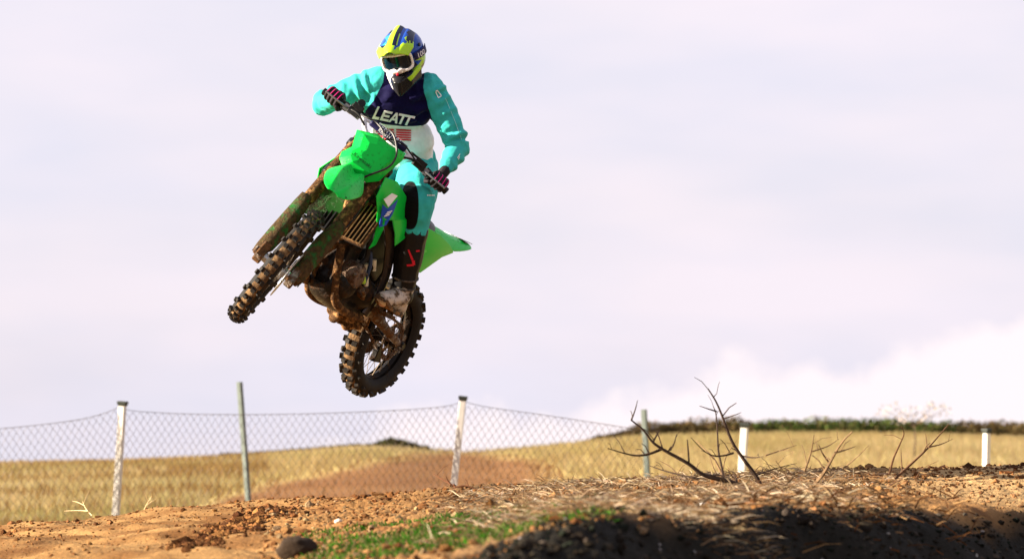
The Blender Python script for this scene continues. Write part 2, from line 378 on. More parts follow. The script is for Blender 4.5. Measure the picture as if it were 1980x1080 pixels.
for i in range(700):
    px = rnd.uniform(1000, 1900); D = rnd.uniform(12, 16.5); x = (px-CXP)/FPX*D
    s = (x-EX0)*EDN.x+(D-EY0)*EDN.y
    if abs(s) > .35: continue
    ang = rnd.uniform(0, 2*PI); el = rnd.uniform(.0, .6); d = V((math.cos(ang)*math.cos(el), math.sin(ang)*math.cos(el)*.6, math.sin(el))).normalized()
    blade(vs, fs, cs, V((x, D, ground_z(x, D)+.02)), d, rnd.uniform(.05, .15), rnd.uniform(.003, .007), jc(rnd.choice(((.13, .055, .02), (.26, .15, .07), (.07, .03, .012))), .25), .15)
straw_m = attr_mat('straw', bump=0, var=.2, trans=.25)
stuff('straw', vs, fs, cs, straw_m, 'bleached straw and dead stems strewn over the mound', 'straw')
# green grass
vs, fs, cs = [], [], []
for i in range(26000):
    px = rnd.triangular(560, 1230, 900); D = rnd.uniform(9.3, 14.2); x = (px-CXP)/FPX*D
    py = to_px(x, D, ground_z(x, D, False))[1]
    band = 1-abs(py-lerp(1062, 990, sstep(600, 1080, px)))/46
    if band+nz(x, D, 8, 2.2)*1.5 < .30: continue
    d = V((rnd.gauss(0, .5), rnd.gauss(0, .4), 1)).normalized(); c = rnd.choice(((.035, .15, .01), (.06, .21, .015), (.02, .08, .008), (.18, .21, .06), (.24, .19, .09)))
    blade(vs, fs, cs, V((x, D, ground_z(x, D)-.003)), d, rnd.uniform(.012, .042), rnd.uniform(.003, .006), jc(c, .25), .3)
stuff('green_grass', vs, fs, cs, attr_mat('grass_blades', bump=0, var=.2, trans=.3), 'low green grass growing on the near side of the mound', 'grass')
# dry field grass
vs, fs, cs = [], [], []
for i in range(78000):
    D = 24+66*rnd.random()**.8; a = rnd.uniform(-.19, .19) if i < 52000 else rnd.choice((-1, 1))*rnd.uniform(.19, .42); x = a*D; px = CXP+a*FPX; z = ground_z(x, D, False); py = to_px(x, D, z)[1]
    k = 0
    if 380 < px < 1140: k = sstep(-6, 10, py-interp(SOILC, px)+10*nz(x, D, 2, .4))*(1-.7*sstep(1000, 1130, px))
    if rnd.random() < k*.93: continue
    if px > 560 and D < 30: continue
    n1 = .5+.5*nz(x*.5, D, 12, .35)
    c = V((.68, .56, .31)).lerp(V((.42, .30, .12)), n1).lerp(V((.34, .32, .12)), max(0, nz(x, D*.6, 14, .15))*.9)
    if k > .4: c = V((.30, .15, .06)).lerp(V((.42, .27, .12)), n1)
    if px < 520 and nz(x*.25, D, 21, .35) > .12: c = V((.36, .24, .10))
    d = V((rnd.gauss(.05, .22), rnd.gauss(0, .2), 1)).normalized(); h = rnd.uniform(.15, .36)*(.55 if k > .3 else 1)*lerp(1.1, .55, sstep(60, 90, D))
    blade(vs, fs, cs, V((x, D, z-.02)), d, h*.8, rnd.uniform(.016, .032), jc(tuple(c), .13), .15)
stuff('dry_grass', vs, fs, cs, attr_mat('dry_grass_blades', bump=0, var=.15, trans=.5), 'golden dry grass covering the field behind the fence', 'grass')
# scrub along the far ridge
vs, fs, cs = [], [], []
def leafclump(c, rad, n, size, cols):
    for _ in range(n):
        d = V((rnd.gauss(0, 1), rnd.gauss(0, 1), rnd.gauss(0, 1))).normalized()*rnd.random()**.4
        p = V(c)+V((d.x*rad[0], d.y*rad[1], d.z*rad[2])); u = V((rnd.gauss(0, 1), rnd.gauss(0, 1), rnd.gauss(0, 1))).normalized(); w = u.orthogonal().normalized(); s = size*rnd.uniform(.5, 1.3); o = len(vs)
        vs.extend([tuple(p-u*s), tuple(p+w*s*.6), tuple(p+u*s), tuple(p-w*s*.6)]); fs.append([o, o+1, o+2, o+3]); cs.extend([jc(rnd.choice(cols), .3)]*4)
px = 1150.
while px < 2150:
    D = rnd.uniform(86, 92); x = (px-CXP)/FPX*D; z = ground_z(x, D, False); k = sstep(1150, 1300, px); r = rnd.uniform(.14, .27)*(.35+.65*k)
    cc = ((.03, .05, .012), (.07, .10, .022), (.09, .07, .028)) if 1460 < px < 1860 else ((.08, .05, .022), (.055, .048, .018), (.11, .075, .03))
    leafclump((x, D, z+r*.7), (r*2.2, r*1.5, r), 330, .05, cc); px += rnd.uniform(9, 20)
for px in range(440, 700, 12):
    D = 88; x = (px-CXP)/FPX*D; leafclump((x, D, ground_z(x, D, False)+.03), (.25, .3, .075), 130, .05, ((.05, .06, .018), (.10, .08, .03), (.14, .10, .04)))
leaf_m = attr_mat('leaf', bump=0, var=.2, trans=.2)
stuff('ridge_scrub', vs, fs, cs, leaf_m, 'low band of green and brown scrub along the far ridge', 'scrub')

# ------------------------------------------------------------------ single things of the place
def leafy(name, clumps, size, cols, label, cat, stem_pts):
    """a shrub: crown of leaves > stems"""
    global vs, fs, cs
    root = empty(name, stem_pts[0][0]); root['worldmesh'] = 1
    vs, fs, cs = [], [], []
    for c, rad, n in clumps: leafclump(c, rad, n, size, cols)
    o = stuff('crown', vs, fs, cs, leaf_m, None, None, kind=None); o.parent = root; o.location = -root.location
    mb = MB()
    for a, b, r in stem_pts: mb.tube([a, lerp(V(a), V(b), .5)+V((rnd.uniform(-.03, .03), 0, 0)), b], [r, r*.7, r*.4], 6)
    mb.build('trunk', mat('bark', (.13, .09, .06), .9, var=.4), root); return tag(root, label, cat)
D = 84; b0 = at(752, 878, D); gz_ = ground_z(b0.x, D, False)
leafy('dark_bush', [((b0.x+dx, D, gz_+.10+dz), (rx, .4, rz), 300) for dx, dz, rx, rz in ((-.35, -.06, .2, .08), (-.12, -.02, .26, .13), (.08, .03, .22, .13), (.26, -.0, .24, .14), (.5, -.05, .25, .09), (.78, -.09, .2, .06))], .05, ((.05, .045, .02), (.09, .075, .03), (.035, .04, .016)),
      'low dark rounded bush on the ridge below the rear wheel', 'bush', [((b0.x, D, gz_-.05), (b0.x+.1, D, gz_+.2), .03)])
D = 60; c0 = at(1765, 800, D); tz = ground_z(c0.x, D, False); g0 = V((c0.x, D, tz))
leafy('thin_tree', [((at(px, py, D)), (.20, .25, .13), 26) for px, py in ((1712, 795), (1735, 788), (1760, 797), (1785, 805), (1808, 783), (1822, 795), (1745, 806), (1795, 795))], .028, ((.40, .34, .27), (.46, .38, .32)),
      'faint thin pale tree crown rising above the scrub on the ridge', 'tree', [(g0, at(1768, 815, D), .02)]+[(at(1768, 825, D), at(px, py, D), .008) for px, py in ((1712, 792), (1735, 785), (1760, 790), (1808, 780), (1824, 792))])

white_m = mat('white_post', (.60, .58, .55), .65, var=.12, vscale=9, bump=.15, mud=.22, mudscale=7, mudcol=(.5, .43, .34), mudbump=.1)
dark_m = mat('dark_cap', (.03, .035, .03), .6)
grey_m = mat('grey_concrete', (.15, .18, .165), .85, var=.3, vscale=8, bump=.2)
wire_m = mat('wire', (.10, .08, .065), .55, metal=.3, var=.3, vscale=4)
FD = 34.0
def post(top, bot, D, w, m, parent, cap=False):
    """a square post: top pixel, foot direction pixel; it stands on the field at distance D"""
    t = at(*top, D); b = at(*bot, D); d = (t-b).normalized(); z0 = ground_z(b.x, D, False)-.12
    foot = t-d*((t.z-z0)/d.z); rot = d.to_track_quat('Z', 'Y').to_matrix() @ Matrix.Rotation(math.radians(24), 3, 'Z')
    o = MB().box((foot+t)/2, (w, w, (t-foot).length), rot).build('post', m, parent, smooth=0, bevel=.006)
    if cap: MB().add([t+rot@V((x*w*k, y*w*k, z)) for z, k in ((-.01, .56), (.022, .70), (.034, .66)) for x, y in ((-1, -1), (1, -1), (1, 1), (-1, 1))],
                     [[3, 2, 1, 0], [8, 9, 10, 11]]+[[i*4+j, i*4+(j+1) % 4, i*4+4+(j+1) % 4, i*4+4+j] for i in range(2) for j in range(4)]).build('cap', dark_m, o, smooth=0)
    return o, t, foot
fence = empty('chain_link_fence', at(230, 905, FD)); fence['worldmesh'] = 1; fence.location.z = .5
tag(fence, 'sagging wire mesh fence hung on two white posts with dark caps', 'fence')
def post_child(*a, **k):
    o, t, f_ = post(*a, **k); return o
post_child((237, 782), (224, 990), FD, .062, white_m, fence, cap=True)
post_child((895, 772), (878, 935), FD, .062, white_m, fence, cap=True)
def span(tops, zb):
    """one bay of chain link: zigzag wires between a sagging top wire and the ground"""
    mb = MB(); p0, p1 = tops[0][0], tops[-1][0]; pitch = 7.0; n = int((p1-p0)/pitch)
    def top(px): return interp(tops, px)
    for i in range(n+1):
        px = p0+i*pitch; pts = []; zt = at(px, top(px), FD).z; x0 = at(px, 900, FD).x; z = zt; k = 0
        while z > zb:
            dx = ((-1)**(i+k))*.0170
            xx = x0+dx+.012*nz(x0, z, 3, 1.3)+(zt-z)*.06*math.sin(px*.011); pts.append(V((xx, FD+.02*nz(x0, z, 9, 1.1)+((-1)**k)*.003, z))); z -= .052; k += 1
        mb.tube(pts, .0023, 3)
    return mb
b = span([(-160, 836), (-60, 830), (0, 828), (60, 824), (130, 814), (190, 802), (226, 792)], .5).build('wire_mesh', wire_m, fence, smooth=0)
b = span([(240, 796), (300, 797), (380, 800), (470, 801), (560, 800), (660, 797), (760, 793), (830, 789), (888, 781)], .5).build('wire_mesh', wire_m, fence, smooth=0)
b = span([(902, 784), (960, 790), (1040, 800), (1120, 812), (1190, 823), (1250, 832)], .5).build('wire_mesh', wire_m, fence, smooth=0)
for path in ([(-160, 836), (0, 828), (130, 814), (190, 802), (232, 786)], [(238, 786), (260, 794), (380, 800), (560, 800), (760, 793), (860, 785), (892, 776)], [(898, 776), (940, 786), (1040, 800), (1120, 812), (1250, 832)]):
    MB().tube([at(px, py, FD-.004) for px, py in path], .003, 5, sub=6).build('top_wire', wire_m, fence)
def lone_post(name, top, bot, D, w, m, label, cap=False):
    b = at(*bot, D); root = empty(name, (b.x, D, ground_z(b.x, D, False))); root['worldmesh'] = 1
    o, t, f_ = post(top, bot, D, w, m, root, cap); o.name = 'shaft'; return tag(root, label, 'post', 'single posts along the track')
lone_post('white_post', (1440, 824), (1434, 918), FD, .066, white_m, 'short white post standing among the bare twigs', True)
lone_post('white_post', (1908, 835), (1907, 893), FD, .055, white_m, 'white post at the far right, standing alone behind the crest', True)
lone_post('grey_post', (463, 738), (480, 965), 41, .055, grey_m, 'tall thin grey green post behind the wire mesh, leaning left')
lone_post('grey_post', (1245, 791), (1252, 925), 40, .058, grey_m, 'grey post at the right end of the wire mesh, behind a bare branch')

twig_m = mat('twig', (.05, .03, .02), .85, var=.45, vscale=30)
pale_twig = mat('pale_twig', (.20, .125, .065), .85, var=.4, vscale=30)
def brush(name, base, branches, D, label, m, thick=1.0):
    g = at(*base, D); root = empty(name, (g.x, D, ground_z(g.x, D))); root['worldmesh'] = 1
    for br, r in branches:
        n = len(br); ph = rnd.uniform(-.25, .25)
        pts = [at(px, py, D+ph*(i/n)) for i, (px, py) in enumerate(br)]
        rr = [r*thick*(1-.72*i/(n-1)) for i in range(n)]
        mb = MB().tube(pts, rr, 6, sub=4)
        for i in range(len(pts)-1):                                   # short side twigs
            if rnd.random() < .55:
                p = lerp(pts[i], pts[i+1], rnd.random()); d = V((rnd.uniform(-1, 1), rnd.uniform(-.5, .5), rnd.uniform(-.1, 1))).normalized(); l = rnd.uniform(.03, .11)
                mb.tube([p, p+d*l*.5+V((0, 0, .01)), p+d*l], [rr[i]*.5, rr[i]*.4, rr[i]*.25], 5)
        mb.build('branch', m, root)
    return tag(root, label, 'branch', 'bare brush on the mound')
brush('bare_branch', (1473, 945), [([(1478, 952), (1462, 920), (1440, 890), (1418, 858), (1404, 825), (1395, 800), (1384, 775), (1369, 751)], .0105), ([(1386, 795), (1370, 790), (1352, 784)], .004), ([(1399, 809), (1415, 804), (1433, 797)], .004), ([(1379, 768), (1386, 760)], .003),
      ([(1400, 935), (1396, 905), (1389, 870), (1387, 830), (1384, 798), (1379, 785)], .006), ([(1432, 880), (1455, 884), (1476, 882)], .005), ([(1418, 875), (1400, 880), (1378, 880), (1358, 868), (1336, 845)], .005), ([(1462, 918), (1500, 905), (1540, 895)], .004)], 15.6,
      'tallest dark bare branch, forking above the ridge in front of the white post', twig_m)
brush('bare_branch', (1440, 945), [([(1445, 945), (1410, 930), (1362, 918), (1330, 895), (1285, 870), (1262, 854), (1245, 832), (1220, 811)], .0115), ([(1221, 811), (1228, 792), (1233, 773)], .004), ([(1263, 853), (1270, 840), (1275, 829)], .005), ([(1278, 868), (1255, 877), (1230, 880), (1205, 875), (1175, 866)], .0065), ([(1296, 870), (1304, 855), (1308, 838)], .0045), ([(1350, 925), (1310, 916), (1280, 908), (1254, 899)], .005)], 15.2,
      'long dark bare branch reaching left past the grey post', twig_m)
brush('dry_twigs', (1405, 940), [([(1408, 945), (1395, 915), (1380, 885), (1360, 865), (1345, 850)], .006), ([(1400, 940), (1380, 905), (1372, 880)], .005), ([(1390, 945), (1397, 910), (1405, 880), (1425, 850)], .004), ([(1320, 935), (1300, 905), (1275, 890)], .004), ([(1330, 938), (1345, 910), (1350, 895)], .0035)], 15.9,
      'thin tan dead twigs between the two dark bare branches', pale_twig)
brush('dry_twigs', (1560, 955), [([(1552, 958), (1585, 925), (1604, 895), (1618, 870), (1632, 850), (1648, 834)], .0095), ([(1604, 895), (1590, 875), (1583, 858)], .005), ([(1617, 874), (1638, 868), (1655, 862)], .0045), ([(1556, 910), (1568, 875), (1574, 840)], .005), ([(1570, 872), (1600, 862), (1622, 848)], .004), ([(1480, 880), (1510, 870), (1540, 860)], .0035), ([(1630, 905), (1655, 885), (1680, 860)], .004), ([(1530, 945), (1520, 920), (1500, 890)], .004)], 15.4,
      'tan forked twigs leaning right, midway between the white posts', pale_twig)
brush('dry_twigs', (1755, 920), [([(1730, 925), (1760, 898), (1790, 870), (1810, 848), (1834, 820)], .007), ([(1720, 915), (1728, 885), (1740, 858), (1748, 838), (1743, 825)], .0055), ([(1745, 915), (1743, 890), (1742, 866)], .004), ([(1795, 864), (1820, 858), (1842, 848)], .004), ([(1690, 960), (1725, 935), (1745, 925)], .006), ([(1770, 925), (1785, 905), (1815, 890)], .003)], 16.2,
      'reddish brown twigs on the crest below the faint pale tree', mat('red_twig', (.11, .055, .028), .85, var=.4, vscale=30))
brush('dead_root', (880, 945), [([(885, 945), (870, 934), (852, 924), (838, 915)], .006), ([(880, 942), (900, 938), (918, 944)], .006), ([(876, 940), (866, 928), (862, 918)], .004), ([(884, 944), (850, 950), (830, 953)], .005)], 18.9,
      'reddish dead root at the foot of the white post under the rear wheel', mat('root', (.13, .05, .022), .85, var=.4, vscale=30))
brush('dry_weed', (280, 985), [([(277, 989), (285, 972), (294, 958)], .0035), ([(283, 977), (292, 970), (302, 964)], .003)], 19.4, 'pale dry stalk just right of the left white post', mat('pale_straw', (.6, .45, .25), .8))
brush('dry_weed', (178, 990), [([(178, 996), (168, 985), (162, 975), (160, 968)], .0035), ([(170, 987), (150, 986), (124, 987)], .003), ([(164, 977), (150, 970), (140, 968)], .0025)], 19.4, 'pale bent dry stalk left of the left white post', MATS['pale_straw'])
# stones one can pick out
def stone(px, D, r, c, label, rough=.7, sub=2):
    x = (px-CXP)/FPX*D; z = ground_z(x, D); mb = MB().ball((0, 0, 0), (r*rnd.uniform(.9, 1.2), r, r*.75), sub, jit=.16 if r < .05 else .12)
    o = mb.build('stone' if c[0] > .4 else 'clod', mat('stone%.2f' % c[0], c, rough, var=.25, vscale=40, bump=.4, bscale=80), smooth=180); o.location = (x, D, z+r*.4); return tag(o, label, 'stone' if c[0] > .4 else 'clod', 'stones and clods on the mound')
stone(712, 19.0, .021, (.10, .05, .025), 'dark brown clod sitting alone on the crest below the rear wheel')
stone(655, 14.8, .016, (.62, .54, .44), 'pale stone on the track left of the green grass')
stone(1280, 16.8, .015, (.74, .68, .62), 'white stone near the crest below the grey post')
stone(1038, 14.6, .013, (.70, .66, .62), 'small white stone above the green grass')
stone(1360, 12.9, .015, (.76, .72, .70), 'whitest stone, at the upper edge of the dark bank')
stone(912, 18.2, .016, (.60, .50, .42), 'pinkish stone just below the root at the capped post')
stone(575, 12.0, .062, (.03, .018, .010), 'large blurred dark clod at the bottom edge, left of the grass', .95, 3)

# ------------------------------------------------------------------ motorcycle (own frame: x forward, y to its left, z up, rear axle at x = 0)
BR = Matrix(((-0.340716, 0.828440, 0.444521), (-0.917103, -0.396945, 0.036832), (0.206964, -0.395123, 0.895011)))
BT = V((-0.839986, 18.899894, 1.599000))
BM = Matrix.Translation(BT) @ BR.to_4x4()
RK = math.radians(26.6); AX = V((-math.sin(RK), 0, math.cos(RK))); FW = V((math.cos(RK), 0, math.sin(RK))); A0 = V((1.60-.501*1.13, 0, 1.13))
SM = Matrix.Translation(A0) @ Matrix.Rotation(math.radians(29.08), 4, AX) @ Matrix.Translation(-A0)
bike = empty('motorcycle'); bike.matrix_world = BM
tag(bike, 'muddy green motocross bike flying above the jump with its front wheel turned', 'motorcycle')
MUDC = (.125, .056, .018)
green = mat('green_plastic', (.004, .52, .055), .35, mud=.37, mudscale=55, mudcol=(.012, .045, .008), spec=.12, mudbump=.25)
green_clean = mat('green_panel', (.004, .50, .045), .35, mud=.2, mudscale=30, mudcol=(.02, .16, .02), mudbump=.2)
green_mud = mat('green_muddy', (.010, .085, .010), .5, mud=.56, mudscale=20, mudcol=(.075, .042, .015))
mudm = mat('mud_caked', (.26, .135, .05), .9, mud=.52, mudscale=34, mudcol=(.10, .045, .015), mudbump=1)
mud_metal = mat('muddy_metal', (.25, .22, .19), .42, metal=.6, mud=.56, mudscale=16, mudcol=MUDC, mudbump=.9)
dark_metal = mat('dark_engine', (.014, .012, .011), .38, metal=.5, mud=.44, mudscale=18, mudcol=(.075, .035, .013))
black = mat('black_plastic', (.012, .012, .013), .42, var=.3)
rubber = mat('tyre_rubber', (.014, .013, .012), .75, mud=.34, mudscale=11, mudcol=(.05, .028, .012), mudbump=.5)
knob_a = mat('knob_rubber', (.016, .014, .012), .7, mud=.42, mudscale=33, mudcol=(.09, .052, .022), mudbump=.3)
tread_mud = mat('tread_mud', (.19, .115, .052), .9, mud=.5, mudscale=20, mudcol=(.13, .07, .03))
silver = mat('silver', (.32, .32, .32), .35, metal=.9, mud=.36, mudscale=14, mudcol=MUDC)
bar_white = mat('bar_white', (.70, .68, .70), .3, coat=.3, var=.1)
red_m = mat('red_mark', (.55, .012, .03), .5); white_ink = mat('white_ink', (.80, .81, .82), .55); navy_ink = mat('navy_ink', (.012, .012, .06), .5); blue_ink = mat('blue_ink', (.015, .07, .42), .4)
def part(mb, name, m, parent=None, st=False, **k):
    o = mb.build(name, m, parent or bike, **k)
    if st and parent is None: o.matrix_local = SM
    return o
def mir(p, s): return V((p[0], p[1]*s, p[2]))

def make_wheel(center, Rc, rs, hw, npitch, pattern, st, label, rim_r, ks):
    """wheel (rim and hub) > tyre, tread knobs, spokes"""
    M = (SM if st else Matrix.Identity(4)) @ Matrix.Translation(V(center))
    mb = MB(); Yv = (0, 1, 0)
    mb.lathe([(rim_r-.012, -.020), (rim_r+.006, -.026), (rim_r+.008, -.022), (rim_r-.002, -.012), (rim_r-.010, 0), (rim_r-.002, .012), (rim_r+.008, .022), (rim_r+.006, .026), (rim_r-.012, .020), (rim_r-.022, 0), (rim_r-.012, -.020)], (0, 0, 0), Yv, 64)
    mb.lathe([(.012, -.09), (.024, -.09), (.026, -.05), (.045, -.048), (.046, -.040), (.026, -.036), (.028, .036), (.046, .040), (.045, .048), (.026, .05), (.024, .09), (.012, .09)], (0, 0, 0), Yv, 24)
    w = mb.build('wheel', silver if st else dark_metal, bike); w.matrix_local = M; tag(w, label)
    # carcass: an oval section swept round
    prof = []
    for k in range(25):
        t = -PI*.80+2*PI*.80*k/24
        prof.append((Rc+rs*math.cos(t)*(1.0 if abs(t) < PI/2 else 1.0), hw*math.sin(t)))
    tb = MB(); tb.lathe(prof, (0, 0, 0), Yv, 72, cap=False)
    ty = tb.build('tyre', [rubber, tread_mud], w, smooth=60)
    for p in ty.data.polygons:
        c = p.center; r = math.hypot(c.x, c.z)
        if r > Rc+rs*.80: p.material_index = 1
    k3 = {}
    for nm, (lx, ly, lz) in ks.items():
        b = MB(); b.add([V((x*lx/2*q, y*ly/2*q, z)) for z, q in ((-.006, 1.12), (lz, .92)) for x, y in ((-1, -1), (1, -1), (1, 1), (-1, 1))], [[3, 2, 1, 0], [4, 5, 6, 7], [0, 1, 5, 4], [1, 2, 6, 5], [2, 3, 7, 6], [3, 0, 4, 7]])
        k3[nm] = b.mesh('knob', knob_a, 0)
    for i in range(npitch):
        for nm, tt, off in pattern[i % len(pattern)]:
            th = 2*PI*(i+off)/npitch; t = math.radians(tt)
            rad = V((math.cos(th), 0, math.sin(th))); tan = V((-math.sin(th), 0, math.cos(th)))
            pos = rad*(Rc+rs*math.cos(t))+V((0, hw*math.sin(t), 0)); n = (rad*math.cos(t)*hw+V((0, math.sin(t)*rs, 0))).normalized(); lat = n.cross(tan)
            mt = Matrix((tan, lat, n)).transposed().to_4x4(); mt.translation = pos
            inst('knob', k3[nm], w, mt)
    sp = MB().tube([(0, 0, 0), (0, 0, 1)], .0017, 5).mesh('spoke', mat('spoke_steel', (.10, .075, .05), .5, metal=.5))
    for i in range(36):
        side = 1 if i % 2 else -1; th = 2*PI*i/36; th0 = th+(.55 if (i//2) % 2 else -.55)
        p0 = V((math.cos(th0)*.043, side*.044, math.sin(th0)*.043)); p1 = V((math.cos(th)*(rim_r-.015), side*.006, math.sin(th)*(rim_r-.015))); d = p1-p0
        mt = d.to_track_quat('Z', 'Y').to_matrix().to_4x4() @ Matrix.Diagonal((1, 1, d.length, 1)); mt.translation = p0; inst('spoke', sp, w, mt)
    return w
wf = make_wheel((1.485, 0, .345), .293, .041, .043, 38, [(('c', -16, 0), ('c', 16, 0), ('s', -62, .5), ('s', 62, .5)), (('i', 0, 0), ('m', -40, 0), ('m', 40, 0))], True, 'front wheel seen almost edge on, muddy knobbly tyre', .262,
                {'c': (.021, .020, .015), 'i': (.021, .024, .015), 'm': (.022, .017, .015), 's': (.024, .014, .014)})
wr = make_wheel((0, 0, .335), .271, .052, .060, 36, [(('c', -17, 0), ('c', 17, 0), ('s', -62, 0), ('s', 62, 0)), (('m', -40, 0), ('m', 40, 0), ('i', 0, 0))], False, 'rear wheel turned to show its spokes and chain side', .238,
                {'c': (.024, .030, .018), 'i': (.022, .030, .018), 'm': (.026, .020, .018), 's': (.030, .015, .017)})
d = MB().lathe([(.06, .066), (.13, .066), (.132, .068), (.13, .070), (.06, .070), (.06, .066)], (0, 0, 0), (0, 1, 0), 40); o = d.build('brake_disc', silver, wf)
d = MB().lathe([(.05, -.070), (.12, -.070), (.12, -.066), (.05, -.066), (.05, -.070)], (0, 0, 0), (0, 1, 0), 40); o = d.build('brake_disc', mud_metal, wr)
# sprocket with teeth
d = MB(); nt_ = 50; inner = [(.085, .0)]
ring = []
for i in range(nt_*2):
    r = .106 if i % 2 else .098; th = PI*i/nt_; ring.append((r*math.cos(th), r*math.sin(th)))
secs = [[V((x*k, yy, z*k)) for x, z in ring] for k, yy in ((.80, .052), (1, .052), (1, .058), (.80, .058), (.80, .052))]
d.loft(secs, cap=False)
for i in range(6):
    th = PI/3*i; d.box((math.cos(th)*.06, .055, math.sin(th)*.06), (.075, .006, .022), Matrix.Rotation(-th, 3, 'Y'))
d.build('sprocket', mud_metal, wr)

# forks, clamps
for s in (1, -1):
    p0 = V((1.463, .100*s, .335)); mb = MB()
    mb.tube([p0+AX*.06, p0+AX*.46], .0245, 16); mb.tube([p0+AX*.40, p0+AX*.42, p0+AX*.62, p0+AX*.90], [.0285, .033, .0335, .030], 18)
    mb.tube([p0+AX*.895, p0+AX*.905, p0+AX*.915], [.027, .027, .018], 16)
    lg = part(mb, 'fork_leg', mudm, st=True)
    lug = MB().box(p0+V((.012, .0, .02)), (.075, .045, .10), Matrix.Rotation(-RK, 3, 'Y')); lug.tube([p0+V((.02, -.035*s, .012)), p0+V((.02, .04*s, .012))], .022, 14)
    lug.build('axle_lug', mud_metal, lg, bevel=.008)
    gd = MB(); secs = []
    for q, rr, a0, a1 in ((.00, .034, -20, 100), (.05, .041, -55, 130), (.16, .042, -70, 140), (.28, .041, -75, 140), (.37, .037, -50, 115), (.42, .033, -15, 70)):
        side = V((0, 1, 0))*s
        secs.append([p0+AX*q+(FW*math.cos(math.radians(lerp(a0, a1, k/9)))+side*math.sin(math.radians(lerp(a0, a1, k/9))))*rr*(1.0 if k < 6 else 1+.09*(k-5)) for k in range(10)])
    gd.loft(secs, closed=False); gd.build('fork_guard', green_mud, lg, solid=.005)
for q, nm, w_ in ((.62, 'lower_clamp', .05), (.83, 'upper_clamp', .035)):
    c = V((1.463, 0, .335))+AX*q-FW*.012; mb = MB()
    for s in (1, -1): mb.tube([c+V((0, .1*s, 0))-AX*w_/2, c+V((0, .1*s, 0))+AX*w_/2], .041, 18)
    mb.box(c-FW*.01, (.06, .19, w_*.8), Matrix.Rotation(-RK, 3, 'Y'))
    part(mb, nm, black, st=True, bevel=.004)
part(MB().tube([A0-AX*.24, A0+AX*.05], .032, 16), 'steering_head', dark_metal)
# brake hose down the left fork leg, caliper
pc = V((1.463, .1, .335))
cal = MB().box(pc+V((-.07, -.022, .05)), (.075, .05, .11), Matrix.Rotation(-.2, 3, 'Y')); part(cal, 'brake_caliper', mud_metal, st=True, bevel=.01)
part(MB().tube([pc+V((-.06, -.01, .10)), pc+AX*.25+V((-.03, .02, 0)), pc+AX*.45+V((-.02, .04, 0)), pc+AX*.58+V((-.03, .03, 0)), pc+AX*.72+V((-.03, .01, 0)), pc+AX*.86+V((-.03, -.02, 0))], .005, 8, sub=5), 'brake_hose', black, st=True)
# front fender: one moulded shell from the drooping tip to the flap behind the wheel
secs = []
for x, z, hw_, crown, drop in ((1.76, .800, .030, .004, .004), (1.735, .815, .062, .010, .008), (1.69, .838, .084, .016, .014), (1.60, .874, .100, .020, .022), (1.50, .905, .108, .022, .030), (1.40, .930, .104, .022, .034), (1.31, .948, .088, .018, .034), (1.24, .950, .078, .014, .03), (1.16, .925, .080, .012, .03), (1.08, .870, .092, .012, .028), (1.03, .79, .098, .010, .022), (1.005, .70, .100, .008, .016), (1.0, .645, .095, .006, .01)):
    row = []
    for k in range(17):
        u = -1+2*k/16; au = abs(u)
        zz = z+crown*math.cos(u*PI*.5)-drop*max(0, (au-.62)/.38)**1.6+(.022*math.exp(-((au-.45)/.15)**2) if 1.2 < x < 1.72 else 0)-(.016*math.exp(-(u/.16)**2) if 1.25 < x < 1.74 else 0)
        row.append(V((x, u*hw_, zz)))
    secs.append(row)
mb = MB().loft(secs, closed=False); ff = part(mb, 'front_fender', [green, mat('flap_shaded_green', (.012, .085, .012), .6, mud=.45, mudscale=15, mudcol=(.05, .035, .012))], st=True, solid=.004, subsurf=1, smooth=180)
for p in ff.data.polygons: p.material_index = 1 if p.center.x < 1.2 else 0  # rear flap: darker green has the shade painted in, under real mud
# number plate: faceted, wrapped round the fork
PLATE = [(-.138, -.020), (-.042, .022), (.047, .019), (.100, .040), (.128, .050), (.138, .006), (.124, -.088), (.116, -.172), (.073, -.232), (.03, -.240), (-.073, -.248), (-.112, -.215), (-.124, -.178), (-.100, -.120)]
def pl(y, s_, d_): return A0+V((0, y, 0))+AX*s_+FW*d_
mb = MB(); n = len(PLATE)
out = [pl(y, s_, .088-.30*max(0, abs(y)-.05)) for y, s_ in PLATE]; inn = [pl(lerp(0, y, .70)+.004, lerp(-.10, s_, .74), .118-.20*max(0, abs(y*.7)-.05)) for y, s_ in PLATE]
mid = [pl(.004+y*.34, lerp(-.10, s_, .42), .124) for y, s_ in PLATE]
vs_ = out+inn+mid+[pl(.004, -.10, .125)]
fs_ = [[i, (i+1) % n, n+(i+1) % n, n+i] for i in range(n)]+[[n+i, n+(i+1) % n, 2*n+(i+1) % n, 2*n+i] for i in range(n)]+[[2*n+i, 2*n+(i+1) % n, 3*n] for i in range(n)]
npl = part(mb.add(vs_, fs_), 'number_plate', green, st=True, solid=.004, bevel=.0015, smooth=7)
tm = text_mesh('Kawasaki', .030); tm.materials.append(black)
o = bpy.data.objects.new('lettering', tm); col.objects.link(o); o.parent = npl
mt = Matrix((V((0, 1, 0)), AX, FW)).transposed().to_4x4(); mt.translation = pl(-.012, -.172, .1285); o.matrix_local = mt
